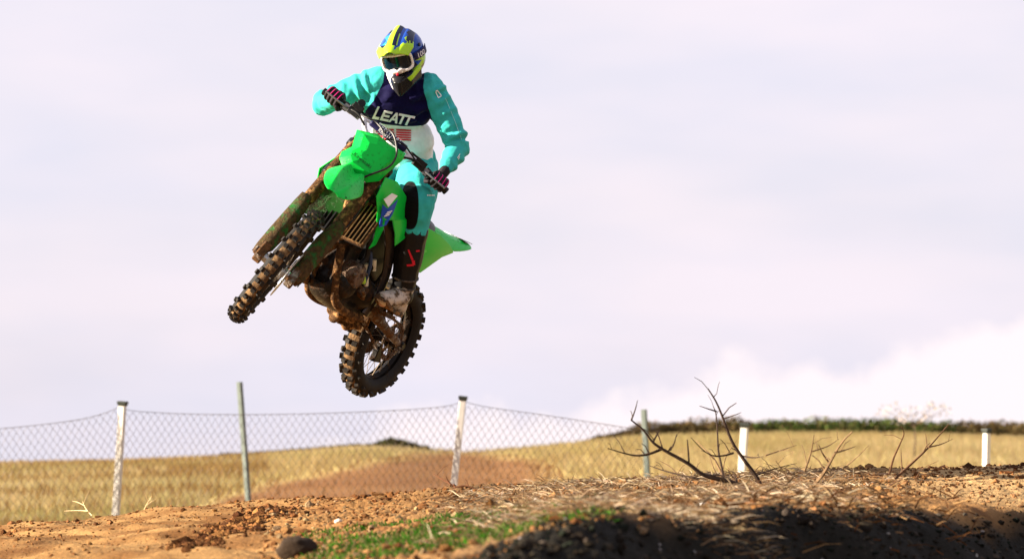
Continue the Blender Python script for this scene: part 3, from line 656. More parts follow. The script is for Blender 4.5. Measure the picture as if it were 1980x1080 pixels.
# handlebar: pixel checks gave the grip ends; crossbar with pad
bp = lambda y, dx=0, dz=0: V((1.0+dx, y, 1.185+dz))
hb = MB().tube([V((.872, -.405, 1.195)), V((.905, -.27, 1.205)), V((.955, -.165, 1.215)), V((.99, -.10, 1.165)), V((1.0, 0, 1.155)), V((.99, .10, 1.165)), V((.955, .165, 1.215)), V((.905, .27, 1.205)), V((.872, .405, 1.195))], .0125, 14, sub=5)
hbo = part(hb, 'handlebar', bar_white, st=True)
cb = MB().tube([V((.958, -.15, 1.214)), V((.975, -.1, 1.222)), V((.975, .1, 1.222)), V((.958, .15, 1.214))], .008, 10); cb.build('crossbar', bar_white, hbo)
pad = MB(); pr = [(.024*math.cos(t), .021*math.sin(t)) for t in (2*PI*k/12 for k in range(12))]
pad.loft([[V((.985+x*kk, y, 1.224+z*kk)) for x, z in pr] for y, kk in ((-.115, .7), (-.11, 1), (.11, 1), (.115, .7))]); po = pad.build('bar_pad', navy_ink, hbo, bevel=.004)
for row, (dz_, dx_, sz) in enumerate(((.013, .0205, .026), (-.010, .0215, .02))):
    tm = text_mesh('RENTHAL', sz*1.35); tm.materials.append(white_ink); o = bpy.data.objects.new('lettering', tm); col.objects.link(o); o.parent = po
    nrm = V((math.cos(.5 if row == 0 else -.35), 0, math.sin(.5 if row == 0 else -.35))); upv = nrm.cross(V((0, 1, 0)))
    mt = Matrix((V((0, 1, 0)), upv, nrm)).transposed().to_4x4(); mt.translation = V((.985, 0, 1.224))+nrm*.0262; o.matrix_local = mt
for s in (1, -1):
    a = V((.875, .398*s, 1.1955)); b = V((.903, .285*s, 1.2045)); ax_ = (a-b).normalized()
    g = MB(); L_ = (a-b).length; prof = [(.0125, 0), (.024, .0), (.024, .006), (.0165, .009)]
    for k in range(12): prof += [(.0175, .012+k*.008), (.0160, .016+k*.008)]
    prof += [(.020, L_+.002), (.020, L_+.010), (.004, L_+.012)]
    g.lathe(prof, b, ax_, 16); g.build('grip', black, hbo)
    lv = MB(); pv = b-ax_*.035+V((.028, 0, -.004))
    lv.box(pv-V((.016, 0, 0)), (.035, .05, .034)); lv.tube([pv, pv+V((.018, .045*s, -.003)), pv+V((.025, .09*s, -.004)), pv+V((.018, .135*s, -.004))], [.007, .005, .0042, .005], 8, sub=4); lv.ball(pv+V((.018, .137*s, -.004)), .007, 1)
    lv.build('lever', mat('lever_alloy', (.22, .22, .23), .35, metal=.8, var=.3), hbo)
    sw = MB(); sw.lathe([(.013, 0), (.025, 0), (.026, .02), (.022, .026), (.013, .028)], b-ax_*.03, ax_, 14); sw.box(b-ax_*.075+V((.008, 0, .004)), (.055, .065, .05), Matrix.Rotation(.2*s, 3, 'Z')); sw.box(b-ax_*.125+V((.004, 0, .006)), (.040, .04, .038), Matrix.Rotation(.3*s, 3, 'Z')); sw.tube([b-ax_*.05+V((.03, 0, 0)), b-ax_*.10+V((.05, 0, .0)), b-ax_*.16+V((.05, 0, -.03))], .006, 8, sub=3)
    if s < 0: sw.box(b-ax_*.075+V((.03, 0, .03)), (.05, .06, .03)); sw.lathe([(.012, -.02), (.022, -.02), (.022, .02), (.012, .02)], b-ax_*.075+V((.03, 0, .05)), V((1, 0, .5)), 12)
    sw.build('switch_housing', black, hbo, bevel=.004)
    cl = MB().box(V((1.0, .05*s, 1.160)), (.05, .03, .055)); cl.build('bar_clamp', black, hbo, bevel=.004)
    part(MB().tube([b-ax_*.09+V((.03, 0, 0)), b-ax_*.15+V((.075, 0, .01)), V((1.03, .09*s, 1.235)), V((1.08, .02*s, 1.21)), V((1.10, -.03*s, 1.12))], .0045, 8, sub=5), 'cable', black, st=True)
part(MB().tube([pl(-.03, .085, .02), pl(-.01, .075, .10), pl(.035, .045, .135), pl(.09, -.01, .135), pl(.112, -.07, .135), pl(.105, -.13, .14), pl(.075, -.19, .135), pl(.045, -.24, .11), pl(.03, -.27, .06)], .0055, 8, sub=6), 'front_cable', mat('cable_grey', (.02, .02, .022), .4, var=.3, vscale=8), st=True)

# shrouds with printed mark, radiators with louvres
SHR = [(1.10, .150, 1.010), (1.135, .172, .897), (1.06, .178, .835), (.985, .174, .77), (.945, .172, .70), (.950, .170, .655), (.935, .188, .69), (.967, .204, .778), (1.00, .205, .82), (.92, .205, .842), (.84, .212, .79), (.77, .206, .74), (.70, .20, .80), (.60, .165, .93), (.75, .15, .985), (.95, .145, 1.03)]
for s in (1, -1):
    if s < 0: SHR[1:4] = [(1.095, .215, .915), (1.035, .225, .85), (.97, .205, .78)]
    mb = MB(); o3 = [mir(p, s) for p in SHR]; mb.add(o3, [list(range(len(o3)))])
    sh = part(mb, 'shroud', green_clean, solid=.006, bevel=.002)
    dm = MB(); off = V((.012, .006*s, 0))
    dm.add([mir((1.075, .186, .905), s)+off, mir((1.035, .192, .955), s)+off, mir((.985, .200, .96), s)+off, mir((1.02, .200, .885), s)+off], [[0, 1, 2, 3]], 0)
    dm.add([mir((1.06, .186, .880), s)+off, mir((1.015, .199, .875), s)+off, mir((.965, .202, .945), s)+off, mir((.955, .206, .87), s)+off, mir((.965, .206, .80), s)+off, mir((.985, .186, .775), s)+off], [[0, 1, 2, 3, 4, 5]], 1)
    dm.build('decal', [white_ink, blue_ink], sh, solid=.003, smooth=0)
    for k in range(3):                                                # small white flash printed on the blue
        c = mir((1.005+.004*k, .2105, .868-.012*k), s); a_ = V((-.5, .12*s, .35)).normalized()*.018; b_ = V((0, 0, .0028))
        MB().add([c-a_-b_, c+a_-b_, c+a_+b_, c-a_+b_], [[0, 1, 2, 3]]).build('decal_mark', white_ink, sh, solid=.002, smooth=0)
    rc = V((.985, .115*s, .745)); rot = Matrix.Rotation(-math.radians(20), 3, 'Y')
    rd = part(MB().box(rc, (.03, .115, .22), rot), 'radiator', black, bevel=.004)
    fr = MB()
    for yy in (-.062, .062): fr.box(rc+rot@V((.03, yy, 0)), (.02, .008, .235), rot)
    for zz in (-.115, .115): fr.box(rc+rot@V((.03, 0, zz)), (.02, .124, .008), rot)
    fr.build('radiator_guard', MATS['louvre_tan'] if s < 0 and 0 else (mudm if s > 0 else black), rd)
    for k in range(5): MB().box(rc+rot@V((.034, -.046+.023*k, 0)), (.026, .0035, .225), rot@Matrix.Rotation(.35*s, 3, 'Z')).build('louvre', mat('louvre_tan', (.34, .22, .10), .7, var=.4, vscale=40) if s > 0 else black, rd)
# frame
fr = MB()
for s in (1, -1):
    fr.tube([(1.05, .03*s, .97), (.93, .085*s, .93), (.80, .12*s, .845), (.665, .125*s, .745), (.56, .125*s, .62), (.525, .12*s, .50), (.54, .11*s, .37)], [.03, .036, .036, .034, .032, .032, .03], 12, sub=5, squash=.6, upref=(0, 1, 0))
    fr.tube([(.60, .09*s, .86), (.30, .08*s, .92), (.05, .06*s, .95)], .013, 8, sub=3); fr.tube([(.55, .1*s, .64), (.25, .08*s, .88)], .012, 8)
part(fr, 'frame', mat('frame_dark', (.05, .042, .04), .3, metal=.7, mud=.35, mudscale=15, mudcol=(.18, .1, .045)))
fr = MB(); fr.tube([(1.07, 0, .93), (1.02, .005, .78), (.985, .01, .66), (.965, .012, .61)], [.034, .03, .028, .026], 12, sub=4)
for s in (1, -1): fr.tube([(.97, .03*s, .62), (.955, .055*s, .53), (.915, .075*s, .41), (.84, .085*s, .345), (.70, .09*s, .33), (.52, .09*s, .345)], [.021, .022, .023, .023, .022, .02], 12, sub=5)
part(fr, 'down_tube', mudm)
# engine: crankcase, cylinder, covers
def bx_prim(c, s_): return ('hull', [V((c[0]+x*s_[0]/2, c[1]+y*s_[1]/2, c[2]+z*s_[2]/2)) for x in (-1, 1) for y in (-1, 1) for z in (-1, 1)])
em = organic([bx_prim((.70, 0, .44), (.34, .17, .17)), ('cap', (.83, -.06, .45), .085, (.83, .06, .45), .085), ('cap', (.60, -.06, .46), .09, (.60, .06, .46), .09), bx_prim((.86, 0, .575), (.12, .13, .15)), bx_prim((.89, 0, .69), (.15, .15, .10)), bx_prim((.90, 0, .76), (.11, .12, .07)), ('cap', (.75, .07, .55), .03, (.66, .08, .60), .025), ('cap', (.92, .04, .66), .03, (.97, .02, .63), .03)], .008, 2)
eng = put('engine', em, dark_metal, bike)
cv = MB().lathe([(.001, .148), (.045, .146), (.062, .138), (.068, .122), (.070, .06), (.001, .06)], (.835, 0, .512), (0, 1, 0), 28); cv.build('engine_cover', mat('cover', (.16, .11, .08), .35, metal=.5, mud=.48, mudscale=26, mudcol=(.07, .03, .012)), eng, smooth=50)
cv = MB().lathe([(.001, .128), (.03, .126), (.036, .118), (.038, .06)], (.65, 0, .46), (0, 1, 0), 20)
for k in range(5):
    t = 2*PI*k/5; MB().lathe([(.001, .150), (.007, .150), (.008, .135)], (.835+.058*math.cos(t), 0, .512+.058*math.sin(t)), (0, 1, 0), 8).build('cover_bolt', mud_metal, eng)
cv.build('clutch_cover', mud_metal, eng, smooth=50)
for p in ((.74, .09, .60), (.70, .10, .55), (.68, .09, .64)): MB().tube([p, (p[0]-.03, p[1]+.01, p[2]-.05)], .013, 10).build('hose_fitting', mat('bright_fitting', (.66, .60, .42), .4, mud=.35, mudscale=30), eng)
MB().tube([(.76, .105, .545), (.72, .115, .505)], .014, 10).build('hose_fitting', mat('lime_fitting', (.42, .62, .06), .4), eng)
hd = MB().tube([(.93, -.005, .63), (.99, -.01, .595), (1.045, -.02, .53), (1.06, -.035, .46), (1.02, -.06, .40), (.93, -.09, .385), (.80, -.115, .42), (.66, -.125, .55), (.50, -.13, .68)], [.029, .031, .031, .031, .03, .028, .026, .025, .024], 14, sub=5); part(hd, 'exhaust_header', mudm)
mf = MB().tube([(.50, -.13, .68), (.42, -.135, .72), (.36, -.14, .75), (.0, -.15, .86), (-.05, -.15, .875)], [.026, .04, .055, .055, .035], 18, sub=3); part(mf, 'muffler', mud_metal)
sk = MB(); secs = [[V((x, y*w_, z+(.02 if abs(y) > .9 else 0)+(.05 if abs(y) > .99 else 0))) for y in (-1, -.92, -.5, 0, .5, .92, 1)] for x, z, w_ in ((.955, .400, .060), (.93, .362, .075), (.88, .335, .085), (.78, .320, .092), (.60, .318, .095), (.50, .335, .09))]
part(sk.loft(secs, closed=False), 'skid_plate', dark_metal, solid=.006)
lk = organic([('cap', (.56, -.06, .32), .03, (.56, .06, .32), .03), ('cap', (.47, -.04, .30), .028, (.40, .04, .31), .022), ('cap', (.62, .02, .31), .026, (.52, -.05, .29), .03), ('cap', (.45, .0, .28), .025, (.36, 0, .33), .03)], .007, 1); part_lk = put('shock_linkage', lk, mudm, bike)
part(MB().box((.60, 0, .72), (.26, .15, .30), Matrix.Rotation(-.25, 3, 'Y')), 'airbox', black, bevel=.02)
part(MB().tube([(.86, .075, .80), (.84, .10, .70), (.80, .105, .62), (.82, .085, .55)], .014, 10, sub=5), 'coolant_hose', black)
part(MB().tube([(.78, .10, .66), (.74, .115, .60), (.70, .11, .50)], .010, 10, sub=5), 'coolant_hose', mat('hose_blue', (.03, .05, .10), .35))
# tank, seat, rear body
tk = organic([('cap', (.92, 0, .94), .09, (.72, 0, .95), .10), ('cap', (.85, -.06, .90), .08, (.85, .06, .90), .08)], .010, 3); put('fuel_tank', tk, black, bike)
secs = [[V((x, u*w_, z+.035*(1-u*u)-(.05*max(0, abs(u)-.75)/.25))) for u in (-1, -.75, -.4, 0, .4, .75, 1)] for x, z, w_ in ((.88, 1.0, .075), (.70, .975, .085), (.50, .955, .105), (.34, .950, .112), (.20, .952, .10), (.14, .950, .08))]
part(MB().loft(secs, closed=False), 'seat', black, solid=.03, subsurf=1)
secs = []
for x, z, w_, dr in ((.34, .945, .12, .07), (.15, .972, .115, .08), (.0, .978, .105, .075), (-.12, .982, .098, .06), (-.25, .998, .088, .035), (-.34, 1.008, .074, .016), (-.385, 1.010, .050, .006)):
    secs.append([V((x, u*w_, z+.012*(1-u*u)-dr*max(0, (abs(u)-.70)/.30))) for u in (-1, -.9, -.72, -.4, 0, .4, .72, .9, 1)])
rf = part(MB().loft(secs, closed=False), 'rear_fender', green, solid=.004, subsurf=1)
tl = MB().add([V((-.235, u*.075, 1.013)) for u in (-1, 0, 1)]+[V((-.36, u*.055, 1.024)) for u in (-1, 0, 1)], [[0, 1, 4, 3], [1, 2, 5, 4]]); tl.build('fender_sticker', mat('smudged_white', (.55, .62, .58), .5, mud=.48, mudscale=30, mudcol=(.06, .10, .05)), rf, solid=.003)
for s in (1, -1):
    o3 = [mir(p, s) for p in ((.44, .128, .93), (.20, .128, .945), (.0, .112, .935), (-.10, .100, .915), (.02, .108, .855), (.17, .124, .745), (.215, .130, .715), (.34, .138, .72), (.46, .14, .80))]
    part(MB().add(o3, [list(range(9))]), 'side_panel', green_clean, solid=.006, bevel=.002)
# swingarm, chain, guards, pegs
sw = MB()
for s in (1, -1): sw.tube([(.56, .075*s, .425), (.40, .095*s, .40), (.20, .105*s, .365), (-.03, .105*s, .335)], [.034, .030, .022, .017], 10, sub=4, squash=1.15)
sw.box((.46, 0, .41), (.10, .19, .06)); part(sw, 'swingarm', mud_metal, bevel=.004)
for s in (1, -1): part(MB().tube([(0, .112*s, .335), (0, .135*s, .335)], [.026, .02], 12), 'axle_nut', dark_metal)
# chain: links along the run between the two sprockets
ce, cf_, re_, rf_ = V((0, 0, .335)), V((.60, 0, .43)), .102, .034
dv = (cf_-ce); Ld = dv.length; th = math.atan2(dv.z, dv.x); ph = math.acos((re_-rf_)/Ld); pts = []
for k in range(31): t = th+ph+(2*PI-2*ph)*k/30; pts.append(ce+V((math.cos(t), 0, math.sin(t)))*re_)
for k in range(9): t = th-ph+2*ph*k/8; pts.append(cf_+V((math.cos(t), 0, math.sin(t)))*rf_)
pts.append(pts[0]); mb = MB(); acc = 0; seg = 0; tot = sum((b-a).length for a, b in zip(pts, pts[1:])); nl = 112
def along(dist):
    for a, b in zip(pts, pts[1:]):
        l = (b-a).length
        if dist <= l: return lerp(a, b, dist/max(l, 1e-9)), (b-a).normalized()
        dist -= l
    return pts[-1], (pts[-1]-pts[-2]).normalized()
for i in range(nl):
    p, d = along(tot*i/nl); rot = Matrix((d, V((0, 1, 0)), d.cross(V((0, 1, 0))))).transposed()
    mb.box(p+V((0, .055, 0)), (.0165, .010 if i % 2 else .016, .013), rot)
part(mb, 'chain', mud_metal, smooth=0)
cg = MB(); cg.prism([(.10, .075, .27), (.13, .075, .30), (.12, .075, .19), (.03, .075, .205)], (0, 1, 0), .035); part(cg, 'chain_guide', dark_metal, bevel=.006)
mf_ = MB(); secs = [[V((x, y, z)) for y in (-.06, -.02, .03, .07)] for x, z in ((.40, .60), (.385, .50), (.375, .42), (.36, .33))]
part(mf_.loft(secs, closed=False), 'mud_flap', mudm, solid=.006)
part(MB().tube([(.46, .03, .78), (.44, .02, .58), (.44, 0, .40)], [.035, .042, .03], 14), 'shock', dark_metal)
for s in (1, -1):
    pg = MB().box((.50, .20*s, .42), (.045, .10, .022)); pg.box((.51, .135*s, .415), (.04, .04, .03))
    for k in range(4): pg.box((.482+.036*(k % 2), (.175+.03*(k//2)*1.5)*s, .437), (.006, .02, .012))
    part(pg, 'footpeg', mud_metal)
part(MB().tube([(.64, .10, .43), (.70, .14, .45), (.76, .155, .46), (.80, .165, .465)], [.011, .009, .009, .012], 10, sub=3), 'gear_lever', mud_metal)
part(MB().tube([(.50, -.11, .40), (.62, -.145, .40), (.74, -.15, .42)], .009, 10, sub=3), 'brake_pedal', mud_metal)

# ------------------------------------------------------------------ rider
def bw(p, st=False): return BM @ ((SM @ V(p)) if st else V(p))
person = empty('person', bw((.52, 0, .45))); person['worldmesh'] = 1
tag(person, 'rider in turquoise and navy kit and full face helmet standing on the pegs', 'person')
teal_c, navy_c, white_c = (.036, .40, .375), (.004, .003, .036), (.82, .82, .83)
def cloth_mat(name, base, masks=(), rough=.75, bump=.35, wscale=9, dirt=0, spec=.12):
    """cloth: base colour, then (attribute, colour) areas switched where the stored distance is above zero; creases as fine relief"""
    m = bpy.data.materials.new(name); m.use_nodes = True; t = m.node_tree; b = t.nodes['Principled BSDF']; b.inputs['Roughness'].default_value = rough; b.inputs['Specular IOR Level'].default_value = spec*.6
    b.inputs['Sheen Weight'].default_value = .03
    tcn = t.nodes.new('ShaderNodeTexCoord'); cur = None
    def N_(s, d, r=.5, dist=0):
        n = t.nodes.new('ShaderNodeTexNoise'); n.inputs['Scale'].default_value = s; n.inputs['Detail'].default_value = d; n.inputs['Roughness'].default_value = r; n.inputs['Distortion'].default_value = dist; t.links.new(tcn.outputs['Object'], n.inputs['Vector']); return n.outputs['Fac']
    v = t.nodes.new('ShaderNodeMapRange'); v.inputs['From Min'].default_value = .3; v.inputs['From Max'].default_value = .7; v.inputs['To Min'].default_value = .86; v.inputs['To Max'].default_value = 1.08; t.links.new(N_(22, 4), v.inputs['Value'])
    cur = (*base, 1)
    for a_, c in masks:
        at2 = t.nodes.new('ShaderNodeAttribute'); at2.attribute_name = a_
        mr = t.nodes.new('ShaderNodeMapRange'); mr.inputs['From Min'].default_value = -.0015; mr.inputs['From Max'].default_value = .0015; t.links.new(at2.outputs['Fac'], mr.inputs['Value'])
        mx = t.nodes.new('ShaderNodeMix'); mx.data_type = 'RGBA'; t.links.new(mr.outputs[0], mx.inputs['Factor']); mx.inputs['B'].default_value = (*c, 1)
        if isinstance(cur, tuple): mx.inputs['A'].default_value = cur
        else: t.links.new(cur, mx.inputs['A'])
        cur = mx.outputs['Result']
    mu = t.nodes.new('ShaderNodeVectorMath'); mu.operation = 'SCALE'; t.links.new(v.outputs[0], mu.inputs['Scale'])
    if isinstance(cur, tuple): mu.inputs[0].default_value = cur[:3]
    else: t.links.new(cur, mu.inputs[0])
    last = mu.outputs[0]
    if dirt:
        mr = t.nodes.new('ShaderNodeMapRange'); mr.inputs['From Min'].default_value = 1-dirt-.06; mr.inputs['From Max'].default_value = 1-dirt+.08; t.links.new(N_(26, 7, .65), mr.inputs['Value'])
        mx = t.nodes.new('ShaderNodeMix'); mx.data_type = 'RGBA'; t.links.new(mr.outputs[0], mx.inputs['Factor']); t.links.new(last, mx.inputs['A']); mx.inputs['B'].default_value = (.20, .11, .05, 1); last = mx.outputs['Result']
    t.links.new(last, b.inputs['Base Color'])
    bn = t.nodes.new('ShaderNodeBump'); bn.inputs['Strength'].default_value = bump; bn.inputs['Distance'].default_value = .03; t.links.new(N_(wscale, 3, .45, 1.2), bn.inputs['Height']); t.links.new(bn.outputs[0], b.inputs['Normal'])
    return m
# joints (pixel direction + distance; hands and feet come from the bike they touch)
GL, GR = bw((.887, .345, 1.199), True), bw((.887, -.345, 1.199), True)
J = dict(neck=at(783, 150, 18.40), head=at(779, 105, 18.33), sl=at(838, 170, 18.42), sr=at(721, 156, 18.40), el=at(886, 283, 18.40), er=at(627, 199, 18.47),
         chest=at(768, 206, 18.47), waist=at(777, 272, 18.58), pelvis=at(788, 322, 18.70), hl=at(806, 332, 18.66), kl=at(806, 392, 18.27))
def grip_frame(G, s):
    a = (BM.to_3x3() @ SM.to_3x3() @ V((-.24, s, -.02))).normalized()           # outward along the bar
    return a
aL, aR = grip_frame(GL, 1), grip_frame(GR, -1)
def wrist(G, a, elbow, up):
    d = (elbow-G); d = (d-a*d.dot(a)*.6).normalized(); return G+d*.085+up*.012
bup = (BM.to_3x3() @ SM.to_3x3() @ V((-.2, 0, 1))).normalized()
wl, wr_ = wrist(GL, aL, J['el'], bup), wrist(GR, aR, J['er'], bup)
pegL, pegR = bw((.50, .205, .435)), bw((.50, -.205, .435))
anL = pegL + BM.to_3x3() @ V((-.045, .01, .115)); anR = pegR + BM.to_3x3() @ V((-.045, -.01, .115))
J['hr'] = J['pelvis']*2-J['hl']; J['kr'] = bw((.72, -.20, .86)); 
lat = (J['sl']-J['sr']).normalized(); tup = (J['neck']-J['pelvis']).normalized(); tup = (tup-lat*tup.dot(lat)).normalized(); tfw = lat.cross(tup)
if tfw.y > 0: tfw = -tfw
def ell(c, w, d, h): return ('ell', c, Matrix((lat*w, tfw*d, tup*h)).transposed())
# body under the kit: one continuous figure
hd_c = J['head']
body = organic([('cap', J['pelvis'], .085, J['waist'], .08), ('cap', J['waist'], .08, J['chest'], .09), ('cap', J['chest'], .09, J['neck'], .05), ('cap', J['neck'], .055, hd_c, .06), ('ell', hd_c, Matrix.Diagonal((.075, .092, .11))),
                ('cap', J['sl'], .045, J['el'], .036), ('cap', J['el'], .036, wl, .028), ('cap', J['sr'], .045, J['er'], .036), ('cap', J['er'], .04, wr_, .028), ('cap', J['chest']+tup*.06-lat*.11, .05, J['chest']+tup*.06+lat*.11, .05),
                ('cap', J['hl'], .08, J['kl'], .052), ('cap', J['kl'], .05, anL, .036), ('cap', J['hr'], .08, J['kr'], .052), ('cap', J['kr'], .05, anR, .036), ('cap', anL, .035, pegL+BM.to_3x3()@V((.10, 0, .03)), .03), ('cap', anR, .035, pegR+BM.to_3x3()@V((.10, 0, .03)), .03)], .012, 4)
put('body', body, mat('skin', (.45, .27, .19), .6), person)
def attr(me, name, fn):
    a = me.attributes.new(name, 'FLOAT', 'POINT'); a.data.foreach_set('value', [fn(v.co) for v in me.vertices])
def crease(me, amp, freq, axis_pts, seed=0.):
    """cloth folds: ridges running round the limb, stronger near the joints"""
    for v, n in zip(me.vertices, [v.normal.copy() for v in me.vertices]):
        best = None
        for ia, (a, b) in enumerate(axis_pts):
            ab = b-a; t = max(0, min(1, (v.co-a).dot(ab)/ab.dot(ab))); q = a+ab*t; dd = (v.co-q).length
            if best is None or dd < best[0]: best = (dd, t, ab.length, (v.co-q), ia)
        dd, t, L_, off = best[:4]
        w = noise.noise(v.co*9+V((seed, 0, 0)))*1.6
        s = t*L_*freq+w+noise.noise(off*18+V((seed, 3, 1)))*1.2
        v.co += n*amp*(.3 if len(axis_pts) == 5 and best[4] == 4 else 1)*(.5+.8*abs(2*t-1))*(math.sin(s)*abs(noise.noise(v.co*7+V((seed, 9, 0))))*1.6)
# jersey
hipc = J['waist']*.45+J['pelvis']*.55
wristL, wristR = lerp(wl, J['el'], .10), lerp(wr_, J['er'], .10)
jer = organic([ell(J['chest']+tup*.03, .205, .132, .16), ell(J['waist'], .172, .128, .15), ell(hipc, .170, .135, .09), ('cap', J['chest']+tup*.10-lat*.13, .068, J['chest']+tup*.10+lat*.13, .068), ('cap', J['chest']+tup*.12, .09, J['neck']+tup*.02, .066),
               ('cap', J['sl']-lat*.03-tup*.01, .088, lerp(J['sl'], J['el'], .45), .073), ('cap', lerp(J['sl'], J['el'], .45), .073, J['el'], .062), ('cap', J['el'], .062, lerp(J['el'], wristL, .35), .061), ('cap', lerp(J['el'], wristL, .35), .061, wristL, .040),
               ('cap', J['sr']+lat*.03-tup*.01, .088, lerp(J['sr'], J['er'], .45), .073), ('cap', lerp(J['sr'], J['er'], .45), .073, J['er'], .064), ('cap', J['er'], .060, lerp(J['er'], wristR, .35), .057), ('cap', lerp(J['er'], wristR, .35), .057, wristR, .040)], .0065, 5)
crease(jer, .016, 95, [(J['sl'], J['el']), (J['el'], wristL), (J['sr'], J['er']), (J['er'], wristR), (J['chest'], hipc)])
O = J['neck']
CO = lerp(J['chest'], J['waist'], .3)
def uv(p): q = p-O; return (p-CO).dot(lat), q.dot(tup), q.dot(tfw)
def m_navy(p):
    u, v, w = uv(p); th = lerp(.105, .178, min(1, max(0, -v/.17))); dl = th-abs(u+.0)
    if abs(u) < .25 and v < -.20: dl = .205-abs(u)
    return min(dl, v+.215+.09*max(0, abs(u)-.10)*2)
def m_white(p):
    u, v, w = uv(p); return min(.205-abs(u), -(v+.215+.09*max(0, abs(u)-.10)*2))
attr(jer, 'navy', m_navy); attr(jer, 'white', m_white)
jo = put('jersey', jer, cloth_mat('jersey_cloth', teal_c, (('white', white_c), ('navy', navy_c))), person)
bvh = BVHTree.FromPolygons([v.co.copy() for v in jer.vertices], [p.vertices[:] for p in jer.polygons])
def on_cloth(px, py, off=.004, tree=None):
    r = ray(px, py); h = (tree or bvh).ray_cast(CAM, r.normalized())
    return (h[0]-r.normalized()*off) if h[0] else None
def decal(name, quads, m, parent, tree=None, n=5, off=.004):
    """flat print: each quad (4 pixels) becomes a small grid laid on the cloth"""
    mb = MB()
    for q in quads:
        g = []
        for i in range(n+1):
            for k in range(n+1):
                u, v = i/n, k/n
                x = lerp(lerp(q[0][0], q[1][0], u), lerp(q[3][0], q[2][0], u), v); y = lerp(lerp(q[0][1], q[1][1], u), lerp(q[3][1], q[2][1], u), v)
                g.append(on_cloth(x, y, off, tree))
        if any(p is None for p in g): continue
        mb.add(g, [[i*(n+1)+k, (i+1)*(n+1)+k, (i+1)*(n+1)+k+1, i*(n+1)+k+1] for i in range(n) for k in range(n)])
    if mb.v: return mb.build(name, m, parent, smooth=180)
# lettering across the chest: strokes in letter space (x along the line, y up), slanted
def strokes(letters, org, ex, ey):
    out = []
    for q in letters: out.append([(org[0]+ex[0]*x+ey[0]*y, org[1]+ex[1]*x+ey[1]*y) for x, y in q])
    return out
def rect(x0, y0, x1, y1): return [(x0, y0), (x1, y0), (x1, y1), (x0, y1)]
LE = [rect(0, 0, .055, 1.25), rect(.055, 0, .17, .26)]
LE += [rect(.20, 0, .26, 1), rect(.26, 0, .42, .22), rect(.26, .39, .40, .60), rect(.26, .78, .43, 1)]
LE += [[(.42, 0), (.48, 0), (.56, 1), (.51, 1)], [(.56, 1), (.51, 1), (.60, 0), (.66, 0)], rect(.47, .22, .62, .42)]
LE += [rect(.60, .78, 1.02, 1), rect(.70, 0, .76, .8), rect(.86, 0, .92, .8)]
decal('chest_lettering', strokes(LE, (719, 229.5), (74, 14.5), (9.0, -19)), white_ink, jo, off=.008)
st_ = []
for i in range(5):
    y = 249+i*4.6; st_ += [[(724+i*3, y+1.5-2), (762, y+3.2-2), (762, y+5.9-2), (724+i*3, y+4.2-2)], [(766, y+2.6-2), (795, y+2.2), (795, y+4.9), (766, y+5.5-2)]]
decal('chest_stripes', st_, red_m, jo, off=.007)
decal('shoulder_mark', [[(842, 176), (846, 174), (847, 176), (843, 178)], [(846, 174), (854, 184), (853, 186), (845, 176)], [(847, 188), (854, 184), (854, 186.5), (848, 190)], [(843, 177), (848, 188), (847, 190), (842, 179)]], white_ink, jo)
decal('sleeve_mark', [[(884, 305), (889, 297), (890, 298), (885, 306)], [(886, 308), (888, 302), (889, 303), (887, 309)]], white_ink, jo)
decal('sleeve_piping', [[(861, 190), (862, 190), (881, 236), (880, 236)], [(880, 236), (881, 236), (893, 270), (892, 270)]], mat('piping', (.30, .62, .62), .6), jo)
# trousers
bootL = lerp(J['kl'], anL, .42); bootR = lerp(J['kr'], anR, .42)
pan = organic([ell(J['pelvis'], .165, .135, .11), ('cap', J['hl'], .120, lerp(J['hl'], J['kl'], .5), .118), ('cap', lerp(J['hl'], J['kl'], .5), .118, J['kl'], .096), ('cap', J['kl'], .096, lerp(J['kl'], anL, .25), .086), ('cap', lerp(J['kl'], anL, .25), .086, bootL, .074),
               ('cap', J['hr'], .110, lerp(J['hr'], J['kr'], .5), .100), ('cap', lerp(J['hr'], J['kr'], .5), .100, J['kr'], .084), ('cap', J['kr'], .082, bootR, .066)], .0075, 5)
crease(pan, .012, 46, [(J['hl'], J['kl']), (J['kl'], bootL), (J['hr'], J['kr']), (J['kr'], bootR)], 5.)
def px_of(p):
    d = p-CAM; k = d.dot(CF); return CXP+FPX*d.x/k, CYP-FPX*d.dot(CU)/k
def m_knee(p):
    if (p-J['kl']).length > .24 or p.y > J['kl'].y+.03: return -1
    x, y = px_of(p); y0 = (y-397)/47; x0 = (x-793-.0*y0)/16.5
    return (1-(abs(x0)**2.6+abs(y0)**2.6)**(1/2.6))*.05
attr(pan, 'knee', m_knee)
pm = cloth_mat('trouser_cloth', teal_c, (('knee', (.004, .004, .005)),), dirt=.24); po_ = put('trousers', pan, pm, person)
bvp = BVHTree.FromPolygons([v.co.copy() for v in pan.vertices], [p.vertices[:] for p in pan.polygons])
decal('thigh_lettering', [[(826+i*3, 376.2-i*.1), (828+i*3, 376.2), (828.3+i*3, 378.8), (826.3+i*3, 378.8)] for i in range(5)], white_ink, po_, bvp, 2)
